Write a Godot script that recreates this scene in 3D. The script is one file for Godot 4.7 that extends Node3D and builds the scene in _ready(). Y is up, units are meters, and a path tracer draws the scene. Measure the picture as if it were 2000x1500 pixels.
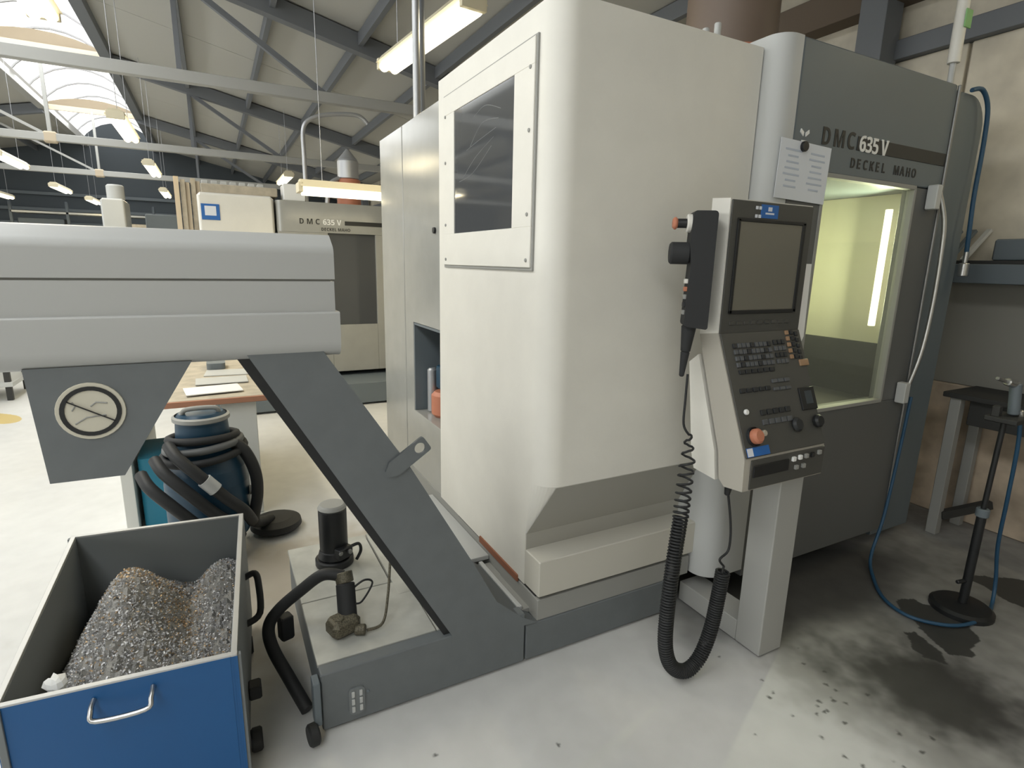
extends Node3D

var M := {}
var used := {}
var rng := RandomNumberGenerator.new()

# ------------------------------------------------------------------ helpers
func lin(r: float, g: float, b: float) -> Color:
	return Color(r, g, b).linear_to_srgb()

func mat(key: String, r: float, g: float, b: float, rough := 0.5, metal := 0.0, spec := 0.5) -> StandardMaterial3D:
	var m := StandardMaterial3D.new()
	m.resource_name = key
	m.albedo_color = lin(r, g, b)
	m.roughness = rough
	m.metallic = metal
	m.metallic_specular = spec
	M[key] = m
	return m

func glow(key: String, r: float, g: float, b: float, e: float) -> StandardMaterial3D:
	var m := mat(key, 0.8, 0.8, 0.8, 0.4)
	m.emission_enabled = true
	m.emission = lin(r, g, b)
	m.emission_energy_multiplier = e
	return m

func grain(m: StandardMaterial3D, freq: float, lo: float, hi: float, scale: float, sd := 1) -> void:
	var n := FastNoiseLite.new()
	n.seed = sd
	n.frequency = freq
	n.fractal_octaves = 5
	var t := NoiseTexture2D.new()
	t.width = 256
	t.height = 256
	t.seamless = true
	t.noise = n
	var g := Gradient.new()
	g.set_color(0, Color(lo, lo, lo))
	g.set_color(1, Color(hi, hi, hi))
	t.color_ramp = g
	m.albedo_texture = t
	m.uv1_triplanar = true
	m.uv1_world_triplanar = true
	m.uv1_scale = Vector3(scale, scale, scale)

func mb() -> SurfaceTool:
	var st := SurfaceTool.new()
	st.begin(Mesh.PRIMITIVE_TRIANGLES)
	return st

func tri(st: SurfaceTool, a: Vector3, b: Vector3, c: Vector3, na: Vector3, nb: Vector3, nc: Vector3) -> void:
	var g := (c - a).cross(b - a)
	if g.dot(na + nb + nc) < 0.0:
		var t := b
		b = c
		c = t
		t = nb
		nb = nc
		nc = t
	st.set_normal(na); st.set_uv(Vector2(a.x, a.z)); st.add_vertex(a)
	st.set_normal(nb); st.set_uv(Vector2(b.x, b.z)); st.add_vertex(b)
	st.set_normal(nc); st.set_uv(Vector2(c.x, c.z)); st.add_vertex(c)

func quad(st: SurfaceTool, a: Vector3, b: Vector3, c: Vector3, d: Vector3, n: Vector3) -> void:
	tri(st, a, b, c, n, n, n)
	tri(st, a, c, d, n, n, n)

func quadn(st: SurfaceTool, a: Vector3, b: Vector3, c: Vector3, d: Vector3, na: Vector3, nb: Vector3, nc: Vector3, nd: Vector3) -> void:
	tri(st, a, b, c, na, nb, nc)
	tri(st, a, c, d, na, nc, nd)

# a bevelled box, turned and moved by t
func bx(st: SurfaceTool, size: Vector3, t := Transform3D(), bev := 0.003) -> void:
	var h := size * 0.5
	var b := minf(bev, minf(h.x, minf(h.y, h.z)) * 0.6)
	var P := {}
	for sx in [-1, 1]:
		for sy in [-1, 1]:
			for sz in [-1, 1]:
				var s := Vector3(sx, sy, sz)
				P[[sx, sy, sz]] = [t * Vector3(s.x * h.x, s.y * (h.y - b), s.z * (h.z - b)), t * Vector3(s.x * (h.x - b), s.y * h.y, s.z * (h.z - b)), t * Vector3(s.x * (h.x - b), s.y * (h.y - b), s.z * h.z)]
	var bs := t.basis.orthonormalized()
	for ax in 3:
		for s in [-1, 1]:
			var n := Vector3.ZERO
			n[ax] = s
			n = bs * n
			var q := []
			for k in [[-1, -1], [1, -1], [1, 1], [-1, 1]]:
				var key := [k[0], k[1]]
				key.insert(ax, s)
				q.append(P[key][ax])
			quad(st, q[0], q[1], q[2], q[3], n)
	for a in 3:
		var c := (a + 1) % 3
		var e := (a + 2) % 3
		for s1 in [-1, 1]:
			for s2 in [-1, 1]:
				var k0 := [0, 0, 0]
				k0[a] = s1; k0[c] = s2; k0[e] = -1
				var k1 := k0.duplicate()
				k1[e] = 1
				var na := Vector3.ZERO
				na[a] = s1
				var nc := Vector3.ZERO
				nc[c] = s2
				na = bs * na
				nc = bs * nc
				quadn(st, P[k0][a], P[k0][c], P[k1][c], P[k1][a], na, nc, nc, na)
	for key in P:
		var n := (bs * Vector3(key[0], key[1], key[2])).normalized()
		tri(st, P[key][0], P[key][1], P[key][2], n, n, n)

func bb(st: SurfaceTool, x0: float, x1: float, y0: float, y1: float, z0: float, z1: float, bev := 0.003) -> void:
	bx(st, Vector3(absf(x1 - x0), absf(y1 - y0), absf(z1 - z0)), Transform3D(Basis(), Vector3((x0 + x1) / 2, (y0 + y1) / 2, (z0 + z1) / 2)), bev)

# bar with square section from a to b
func bar(st: SurfaceTool, a: Vector3, b: Vector3, w: float, h: float, bev := 0.002) -> void:
	var z := (b - a).normalized()
	var up := Vector3.UP if absf(z.y) < 0.95 else Vector3.RIGHT
	var x := up.cross(z).normalized()
	var y := z.cross(x)
	bx(st, Vector3(w, h, a.distance_to(b)), Transform3D(Basis(x, y, z), (a + b) / 2), bev)

# extrude polygon given in a plane: f maps (Vector2, depth) to space
func ext(st: SurfaceTool, poly: PackedVector2Array, f: Callable, d0: float, d1: float, smooth := 50.0) -> void:
	var n := poly.size()
	var idx := Geometry2D.triangulate_polygon(poly)
	var o: Vector3 = f.call(poly[0], d0)
	var nd: Vector3 = (f.call(poly[0], d1) - o).normalized()
	for i in range(0, idx.size(), 3):
		for e in [[d0, -nd], [d1, nd]]:
			var d: float = e[0]
			tri(st, f.call(poly[idx[i]], d), f.call(poly[idx[i + 1]], d), f.call(poly[idx[i + 2]], d), e[1], e[1], e[1])
	var area := 0.0
	for i in n:
		area += poly[i].cross(poly[(i + 1) % n])
	var sg := 1.0 if area > 0 else -1.0
	var en := []
	for i in n:
		var e2 := poly[(i + 1) % n] - poly[i]
		var n2 := Vector2(e2.y, -e2.x).normalized() * sg
		var w: Vector3 = f.call(poly[i] + n2, d0) - f.call(poly[i], d0)
		en.append(w.normalized())
	var lim := cos(deg_to_rad(smooth))
	for i in n:
		var j := (i + 1) % n
		var p: Vector3 = en[(i + n - 1) % n]
		var q: Vector3 = en[j]
		var m: Vector3 = en[i]
		var na := (p + m).normalized() if p.dot(m) > lim else m
		var nb := (q + m).normalized() if q.dot(m) > lim else m
		quadn(st, f.call(poly[i], d0), f.call(poly[j], d0), f.call(poly[j], d1), f.call(poly[i], d1), na, nb, nb, na)

func rnd(pts: Array, rad: Array, k := 6) -> PackedVector2Array:
	var out := PackedVector2Array()
	var n := pts.size()
	for i in n:
		var p: Vector2 = pts[i]
		var r: float = rad[i]
		if r <= 0.0:
			out.append(p)
			continue
		var a: Vector2 = (pts[(i + n - 1) % n] - p).normalized()
		var b: Vector2 = (pts[(i + 1) % n] - p).normalized()
		var half := absf(a.angle_to(b)) / 2
		var l := r / tan(half)
		var c := p + (a + b).normalized() * r / sin(half)
		var s := p + a * l - c
		var e := p + b * l - c
		for t in k + 1:
			out.append(c + s.rotated(s.angle_to(e) * t / k))
	return out

func fxy(p: Vector2, d: float) -> Vector3:
	return Vector3(p.x, p.y, d)

func fzy(p: Vector2, d: float) -> Vector3:
	return Vector3(d, p.y, p.x)

func fxz(p: Vector2, d: float) -> Vector3:
	return Vector3(p.x, d, p.y)

func tube(st: SurfaceTool, pts: Array, r: float, sides := 8, r2 := -1.0) -> void:
	var n := pts.size()
	var x := Vector3.ZERO
	var rings := []
	var norms := []
	for i in n:
		var t: Vector3 = (pts[mini(i + 1, n - 1)] - pts[maxi(i - 1, 0)]).normalized()
		if i == 0:
			x = (Vector3.UP if absf(t.y) < 0.9 else Vector3.RIGHT).cross(t).normalized()
		else:
			x = (x - t * x.dot(t)).normalized()
		var y := t.cross(x)
		var rr := r if r2 < 0 else lerpf(r, r2, float(i) / (n - 1))
		var ring := []
		var nn := []
		for k in sides:
			var a := TAU * k / sides
			var d := x * cos(a) + y * sin(a)
			ring.append(pts[i] + d * rr)
			nn.append(d)
		rings.append(ring)
		norms.append(nn)
	for i in n - 1:
		for k in sides:
			var j := (k + 1) % sides
			quadn(st, rings[i][k], rings[i][j], rings[i + 1][j], rings[i + 1][k], norms[i][k], norms[i][j], norms[i + 1][j], norms[i + 1][k])
	for e in [0, n - 1]:
		var t: Vector3 = (pts[1] - pts[0]).normalized() * -1.0 if e == 0 else (pts[n - 1] - pts[n - 2]).normalized()
		for k in range(1, sides - 1):
			tri(st, rings[e][0], rings[e][k], rings[e][k + 1], t, t, t)

func curve(pts: Array, per := 6) -> Array:
	var out := []
	var n := pts.size()
	for i in n - 1:
		var p0: Vector3 = pts[maxi(i - 1, 0)]
		var p3: Vector3 = pts[mini(i + 2, n - 1)]
		for k in per:
			out.append(pts[i].cubic_interpolate(pts[i + 1], p0, p3, float(k) / per))
	out.append(pts[n - 1])
	return out

# lathe a profile of (radius, height) about an axis through t
func lathe(st: SurfaceTool, prof: Array, t := Transform3D(), sides := 24) -> void:
	var n := prof.size()
	for i in n - 1:
		var a: Vector2 = prof[i]
		var b: Vector2 = prof[i + 1]
		var e := b - a
		var nr := Vector2(e.y, -e.x).normalized()
		for k in sides:
			var p := TAU * k / sides
			var q := TAU * (k + 1) / sides
			var cp := Vector3(cos(p), 0, sin(p))
			var cq := Vector3(cos(q), 0, sin(q))
			var np := t.basis * (cp * nr.x + Vector3(0, nr.y, 0))
			var nq := t.basis * (cq * nr.x + Vector3(0, nr.y, 0))
			var va := t * (cp * a.x + Vector3(0, a.y, 0))
			var vb := t * (cq * a.x + Vector3(0, a.y, 0))
			var vc := t * (cq * b.x + Vector3(0, b.y, 0))
			var vd := t * (cp * b.x + Vector3(0, b.y, 0))
			if a.x > 1e-5:
				tri(st, va, vb, vc, np, nq, nq)
			if b.x > 1e-5:
				tri(st, va, vc, vd, np, nq, np)

func cyl(st: SurfaceTool, a: Vector3, b: Vector3, r: float, sides := 16, bev := 0.002, r2 := -1.0) -> void:
	var y := (b - a).normalized()
	var x := (Vector3.UP if absf(y.y) < 0.9 else Vector3.RIGHT).cross(y).normalized()
	var z := x.cross(y)
	var l := a.distance_to(b)
	var q := r if r2 < 0 else r2
	lathe(st, [Vector2(0, 0), Vector2(r - bev, 0), Vector2(r, bev), Vector2(q, l - bev), Vector2(q - bev, l), Vector2(0, l)], Transform3D(Basis(x, y, z), a), sides)

func numbered(c: String) -> String:
	if not used.has(c):
		used[c] = 0
		return c
	used[c] += 1
	return "%s_%03d" % [c, used[c]]

func part(called: String, st: SurfaceTool, m: Material, parent: Node, label := "") -> MeshInstance3D:
	var o := MeshInstance3D.new()
	o.mesh = st.commit()
	return put(called, o, m, parent, label)

func put(called: String, o: MeshInstance3D, m: Material, parent: Node, label := "") -> MeshInstance3D:
	o.name = numbered(called) if parent == self else called
	o.material_override = m
	parent.add_child(o, true)
	if label:
		o.set_meta("label", label)
	return o

func thing(called: String, label: String, category: String, group := "") -> Node3D:
	var o := Node3D.new()
	o.name = numbered(called)
	add_child(o)
	return tag(o, label, category, group)

func tag(o: Node3D, label: String, category: String, group := "") -> Node3D:
	o.set_meta("label", label)
	o.set_meta("category", category)
	if group:
		o.set_meta("group", group)
	return o

func structure(called: String) -> Node3D:
	var o := Node3D.new()
	o.name = called
	o.set_meta("kind", "structure")
	add_child(o)
	return o

func text(called: String, s: String, at: Vector3, size: float, m: Material, parent: Node, bold := true, depth := 0.004) -> MeshInstance3D:
	var f := SystemFont.new()
	f.font_names = PackedStringArray(["Droid Sans"])
	f.font_weight = 700 if bold else 400
	var t := TextMesh.new()
	t.font = f
	t.text = s
	t.font_size = 64
	t.pixel_size = size / 46.0
	t.depth = depth
	t.horizontal_alignment = HORIZONTAL_ALIGNMENT_LEFT
	t.vertical_alignment = VERTICAL_ALIGNMENT_BOTTOM
	var o := MeshInstance3D.new()
	o.mesh = t
	o.position = at
	return put(called, o, m, parent)

func area(at: Vector3, size: Vector2, rot: Vector3, col: Color, e: float, called: String) -> void:
	var l := AreaLight3D.new()
	l.name = numbered(called)
	l.area_size = size
	l.position = at
	l.rotation = rot
	l.light_color = col
	l.light_energy = e
	l.shadow_enabled = true
	l.set("area_range", 40.0)
	l.set("area_attenuation", 2.0)
	add_child(l)

const FRONT := -1.665      # plane of the machine's front sheet
const DOOR := -1.58        # plane of the sliding door housing
const SKY_X0 := -3.1
const SKY_X1 := -1.3
const EAVE := 3.63
const RIDGE := 4.83
const WALL_R := 4.15
const WALL_L := -8.55
const BACK := -21.6
const NEAR := 8.0

func _ready() -> void:
	rng.seed = 7
	# ---------------- camera
	var cam := Camera3D.new()
	cam.name = "camera"
	cam.position = Vector3(0, 1.55, 0)
	cam.rotation = Vector3(-0.2144216, -0.488011, 0.0218495)
	cam.fov = rad_to_deg(2.0 * atan(750.0 / 1087.05))
	cam.near = 0.05
	cam.far = 200.0
	cam.current = true
	add_child(cam)
	# ---------------- environment
	var we := WorldEnvironment.new()
	we.name = "environment"
	var env := Environment.new()
	env.background_mode = Environment.BG_SKY
	var sky := Sky.new()
	var sm := ProceduralSkyMaterial.new()
	sm.sky_top_color = Color(0.75, 0.82, 0.92)
	sm.sky_horizon_color = Color(0.88, 0.9, 0.92)
	sm.ground_bottom_color = Color(0.4, 0.4, 0.38)
	sm.ground_horizon_color = Color(0.6, 0.6, 0.58)
	sky.sky_material = sm
	env.sky = sky
	env.tonemap_mode = Environment.TONE_MAPPER_LINEAR
	env.tonemap_exposure = 1.15
	env.sdfgi_enabled = true
	env.ssao_enabled = true
	env.ssil_enabled = true
	we.environment = env
	add_child(we)
	# ---------------- daylight through the ridge rooflight and the window band of the left wall
	var day := Color(0.98, 0.995, 1.0)
	for k in range(1, 7):
		var zc := -21.6 + k * 4.85
		area(Vector3(-2.2, 4.80, zc), Vector2(1.7, 4.5), Vector3(-PI / 2, 0, 0), day, 6.6 if k < 4 else (12.0 if k == 4 else 9.5), "rooflight_daylight")
	for k in 4:
		area(Vector3(WALL_L + 0.35, 2.5, -13.0 + k * 4.8), Vector2(4.4, 1.5), Vector3(0, -PI / 2, 0), day, 6.6, "window_daylight")
	materials()
	room()
	trusses()
	lamps()
	background()
	machine()
	conveyor()
	tank()
	bin()
	vacuum()
	desk()
	panel()
	right_side()

func materials() -> void:
	var c := mat("cream enamel", 0.77, 0.75, 0.685, 0.42)
	grain(c, 0.02, 0.975, 1.0, 0.9)
	var cg := mat("cabinet enamel", 0.34, 0.34, 0.315, 0.17)
	grain(cg, 0.02, 0.96, 1.0, 0.8, 4)
	mat("column enamel", 0.5, 0.51, 0.5, 0.4)
	mat("slate enamel", 0.13, 0.155, 0.172, 0.45)
	mat("door enamel", 0.12, 0.123, 0.12, 0.5)
	mat("recess shade cream", 0.36, 0.35, 0.31, 0.5)
	var cv := mat("conveyor grey", 0.15, 0.165, 0.172, 0.5)
	grain(cv, 0.03, 0.95, 1.0, 1.3, 8)
	mat("cover grey", 0.45, 0.455, 0.445, 0.4)
	mat("base grey", 0.3, 0.3, 0.28, 0.55)
	mat("black", 0.012, 0.013, 0.014, 0.45)
	mat("bin steel", 0.18, 0.195, 0.2, 0.6)
	var sw := mat("swarf", 0.5, 0.49, 0.46, 0.6, 0.05)
	grain(sw, 0.2, 0.55, 1.0, 6.0, 31)
	mat("hose grey", 0.12, 0.125, 0.125, 0.6)
	mat("soft black", 0.022, 0.023, 0.024, 0.75)
	mat("white", 0.82, 0.82, 0.8, 0.5)
	mat("paper", 0.72, 0.75, 0.8, 0.8)
	mat("ink", 0.5, 0.55, 0.64, 0.8)
	mat("steel", 0.55, 0.55, 0.54, 0.32, 1.0)
	mat("dull steel", 0.3, 0.3, 0.29, 0.5, 0.9)
	mat("rim steel", 0.5, 0.5, 0.49, 0.45, 0.5)
	mat("galvanised", 0.5, 0.51, 0.53, 0.45, 0.8)
	mat("red oxide", 0.33, 0.1, 0.05, 0.6)
	mat("orange", 0.5, 0.19, 0.11, 0.5)
	mat("lamp enamel", 0.75, 0.68, 0.5, 0.5)
	mat("blue", 0.002, 0.08, 0.245, 0.42)
	mat("dark blue", 0.008, 0.045, 0.085, 0.4)
	mat("sticker blue", 0.02, 0.13, 0.42, 0.5)
	mat("hose blue", 0.018, 0.07, 0.135, 0.5)
	mat("teal", 0.02, 0.2, 0.3, 0.5)
	mat("screen glass", 0.17, 0.16, 0.128, 0.22)
	mat("panel face", 0.07, 0.069, 0.062, 0.5)
	mat("key", 0.09, 0.095, 0.1, 0.5)
	mat("key dark", 0.02, 0.022, 0.024, 0.5)
	mat("amber", 0.34, 0.21, 0.12, 0.5)
	mat("roof sheet", 0.47, 0.465, 0.43, 0.7)
	mat("roof steel", 0.17, 0.182, 0.2, 0.6)
	mat("truss steel", 0.42, 0.42, 0.4, 0.5)
	mat("far cladding", 0.075, 0.09, 0.104, 0.8)
	var wp := mat("cladding", 0.76, 0.70, 0.57, 0.5)
	grain(wp, 0.02, 0.85, 1.0, 0.6, 12)
	var lw := mat("stained plaster", 0.64, 0.52, 0.39, 0.9)
	grain(lw, 0.02, 0.72, 1.0, 0.7, 15)
	var wd := mat("wood", 0.52, 0.46, 0.36, 0.7)
	grain(wd, 0.02, 0.85, 1.0, 1.5, 18)
	mat("shaded wall grey", 0.24, 0.232, 0.205, 0.6)
	mat("wood edge", 0.42, 0.2, 0.12, 0.7)
	mat("rail brown", 0.15, 0.115, 0.085, 0.8)
	mat("duct brown", 0.17, 0.125, 0.095, 0.5)
	mat("sign cream", 0.6, 0.57, 0.47, 0.5)
	mat("timber", 0.55, 0.46, 0.34, 0.8)
	mat("desk grey", 0.7, 0.7, 0.65, 0.5)
	mat("shaded cream", 0.56, 0.54, 0.475, 0.5)
	mat("shaded housing", 0.43, 0.405, 0.35, 0.6)
	mat("stand grey", 0.38, 0.38, 0.36, 0.5)
	mat("bench dark", 0.03, 0.03, 0.028, 0.6)
	var tk := mat("tank lid", 0.55, 0.55, 0.5, 0.5)
	grain(tk, 0.02, 0.86, 1.0, 1.2, 21)
	var rg := mat("rubber", 0.016, 0.017, 0.018, 0.6)
	rg.rim_enabled = true
	rg.rim = 0.1
	var brass := mat("grimy brass", 0.3, 0.27, 0.19, 0.6, 0.3)
	grain(brass, 0.1, 0.35, 1.0, 6.0, 25)
	mat("rust", 0.25, 0.1, 0.055, 0.9)
	mat("inside pale", 0.6, 0.585, 0.47, 0.5)
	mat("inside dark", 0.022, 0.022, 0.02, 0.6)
	mat("smoked pane", 0.075, 0.079, 0.083, 0.05, 0.0, 0.7)
	mat("smear", 0.2, 0.21, 0.21, 0.5)
	mat("green sticker", 0.25, 0.5, 0.2, 0.6)
	glow("skylight sheet", 1.0, 0.99, 0.96, 1.15)
	glow("window sheet", 1.0, 0.99, 0.96, 1.0)
	glow("tube warm", 1.0, 0.93, 0.7, 2.2)
	glow("tube cool", 1.0, 0.97, 0.85, 1.5)
	glow("work tube", 1.0, 0.96, 0.66, 1.6)
	var g := mat("door glass", 0.9, 0.95, 0.85, 0.06)
	g.transparency = BaseMaterial3D.TRANSPARENCY_ALPHA
	g.albedo_color.a = 0.12

func floor_material() -> StandardMaterial3D:
	var N := 1500
	var x0 := -3.0
	var z0 := -7.5
	var span := 9.2
	var im := Image.create(N, N, false, Image.FORMAT_RGB8)
	var n1 := FastNoiseLite.new()
	n1.seed = 3
	n1.frequency = 0.9
	n1.fractal_octaves = 5
	var n2 := FastNoiseLite.new()
	n2.seed = 11
	n2.frequency = 7.0
	n2.fractal_octaves = 3
	var clean := Vector3(0.60, 0.598, 0.58)
	var dirt_and_shade := Vector3(0.028, 0.027, 0.025)
	var concrete := Vector3(0.27, 0.265, 0.25)
	var brown := Vector3(0.36, 0.29, 0.19)
	for j in N:
		var z := z0 + span * (j + 0.5) / N
		for i in N:
			var x := x0 + span * (i + 0.5) / N
			var rim := minf(minf(i, N - 1 - i), minf(j, N - 1 - j)) / 60.0
			var a := n1.get_noise_2d(x, z) * clampf(rim, 0.0, 1.0)
			var b := n2.get_noise_2d(x, z) * clampf(rim, 0.0, 1.0)
			var c := clean * (1.0 + 0.10 * a + 0.05 * b)
			# bare, oily concrete to the right of the white paint
			var d := smoothstep(-0.16, 0.14, x - 1.88 + 0.16 * a + 0.10 * b) * smoothstep(-2.3, -1.9, z)
			c = c.lerp(concrete * (1.0 + 0.45 * a + 0.25 * b), d)
			var e := Vector2((x - 2.24 - (z + 0.9) * 0.35) / 0.27, (z + 0.86) / 0.42).length()
			c = c.lerp(dirt_and_shade, smoothstep(1.25, 0.4, e + 0.5 * a + 0.25 * b) * 0.9)
			# shade of the void under the door, painted dark on the floor
			e = Vector2((x - 2.5) / 0.9, (z + 1.62) / 0.36).length()
			c = c.lerp(dirt_and_shade, smoothstep(1.2, 0.6, e + 0.5 * a) * 0.8)
			# brownish grime behind the tank
			e = Vector2((x - 0.25) / 0.75, (z + 2.75) / 0.55).length()
			c = c.lerp(brown, smoothstep(1.2, 0.3, e + 0.6 * a + 0.2 * b) * 0.65)
			im.set_pixel(i, j, Color(clampf(c.x, 0, 1), clampf(c.y, 0, 1), clampf(c.z, 0, 1)).linear_to_srgb())
	# dark oil marks with edges of their own, and small spots
	var dark := lin(0.03, 0.03, 0.028)
	var blots := [
		[Vector2(2.77, -1.26), Vector2(2.86, -1.24), Vector2(2.92, -1.13), Vector2(2.88, -1.0), Vector2(2.80, -0.92), Vector2(2.66, -0.88), Vector2(2.58, -0.93), Vector2(2.66, -1.06), Vector2(2.70, -1.17)],
		[Vector2(2.55, -1.1), Vector2(2.62, -1.08), Vector2(2.57, -0.97), Vector2(2.50, -0.9), Vector2(2.46, -0.98)],
		[Vector2(3.36, -1.22), Vector2(3.6, -1.05), Vector2(3.5, -0.9), Vector2(3.25, -0.9), Vector2(3.3, -1.05)],
	]
	for k in 40:
		# yellow lane marking far left
		var t0 := float(k) / 39.0
		var cc := Vector2(-1.80 - 0.75 * t0 * t0, -6.6 - 0.6 * t0)
		for j in range(-14, 15):
			for i in range(-14, 15):
				if Vector2(i, j).length() < 13.0:
					var xi := int((cc.x - x0) / span * N) + i
					var yj := int((cc.y - z0) / span * N) + j
					if xi >= 0 and yj >= 0 and xi < N and yj < N:
						im.set_pixel(xi, yj, lin(0.55, 0.42, 0.16))
	for poly in blots:
		var pp := PackedVector2Array(poly)
		for j in range(int((-1.35 - z0) / span * N), int((-0.8 - z0) / span * N)):
			for i in range(int((2.4 - x0) / span * N), int((3.7 - x0) / span * N)):
				var p := Vector2(x0 + span * (i + 0.5) / N, z0 + span * (j + 0.5) / N)
				var w := p + Vector2(n2.get_noise_2d(p.x, p.y), n2.get_noise_2d(p.x + 9.0, p.y)) * 0.03
				if Geometry2D.is_point_in_polygon(w, pp):
					im.set_pixel(i, j, im.get_pixel(i, j).lerp(dark, 0.85))
	var r := RandomNumberGenerator.new()
	r.seed = 5
	var marks := [Vector2(1.697, -1.344), Vector2(0.88, -1.277), Vector2(0.505, -1.421), Vector2(1.503, -1.013), Vector2(1.842, -1.009), Vector2(1.813, -0.97), Vector2(1.699, -0.904), Vector2(1.83, -0.906), Vector2(1.9, -1.0), Vector2(2.04, -1.236)]
	for k in 34:
		var p := Vector2(r.randf_range(1.62, 2.05), r.randf_range(-1.2, -0.7))
		if k < marks.size():
			p = marks[k]
		var rad := r.randf_range(0.003, 0.009)
		var s := int(rad / span * N) + 2
		var ci := int((p.x - x0) / span * N)
		var cj := int((p.y - z0) / span * N)
		for j in range(-s, s + 1):
			for i in range(-s, s + 1):
				var q := Vector2(x0 + span * (ci + i + 0.5) / N, z0 + span * (cj + j + 0.5) / N) - p
				q = q.rotated(k * 1.3) * Vector2(1.0, 1.5)
				var wgt := clampf((rad - q.length() * (1.0 + 0.2 * sin(3.0 * q.angle() + k))) / span * N + 0.5, 0.0, 1.0)
				if wgt > 0.0:
					im.set_pixel(ci + i, cj + j, im.get_pixel(ci + i, cj + j).lerp(dark, 0.7 * wgt))
	var m := mat("painted floor", 1, 1, 1, 0.55)
	m.albedo_texture = ImageTexture.create_from_image(im)
	m.texture_repeat = false
	m.uv1_scale = Vector3(1.0 / span, 1.0 / span, 1)
	m.uv1_offset = Vector3(-x0 / span, -z0 / span, 0)
	return m

# ------------------------------------------------------------------ the hall
func roof_y(x: float) -> float:
	return RIDGE - 0.22 * ((x - SKY_X1) if x > -2.2 else (SKY_X0 - x))

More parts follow.
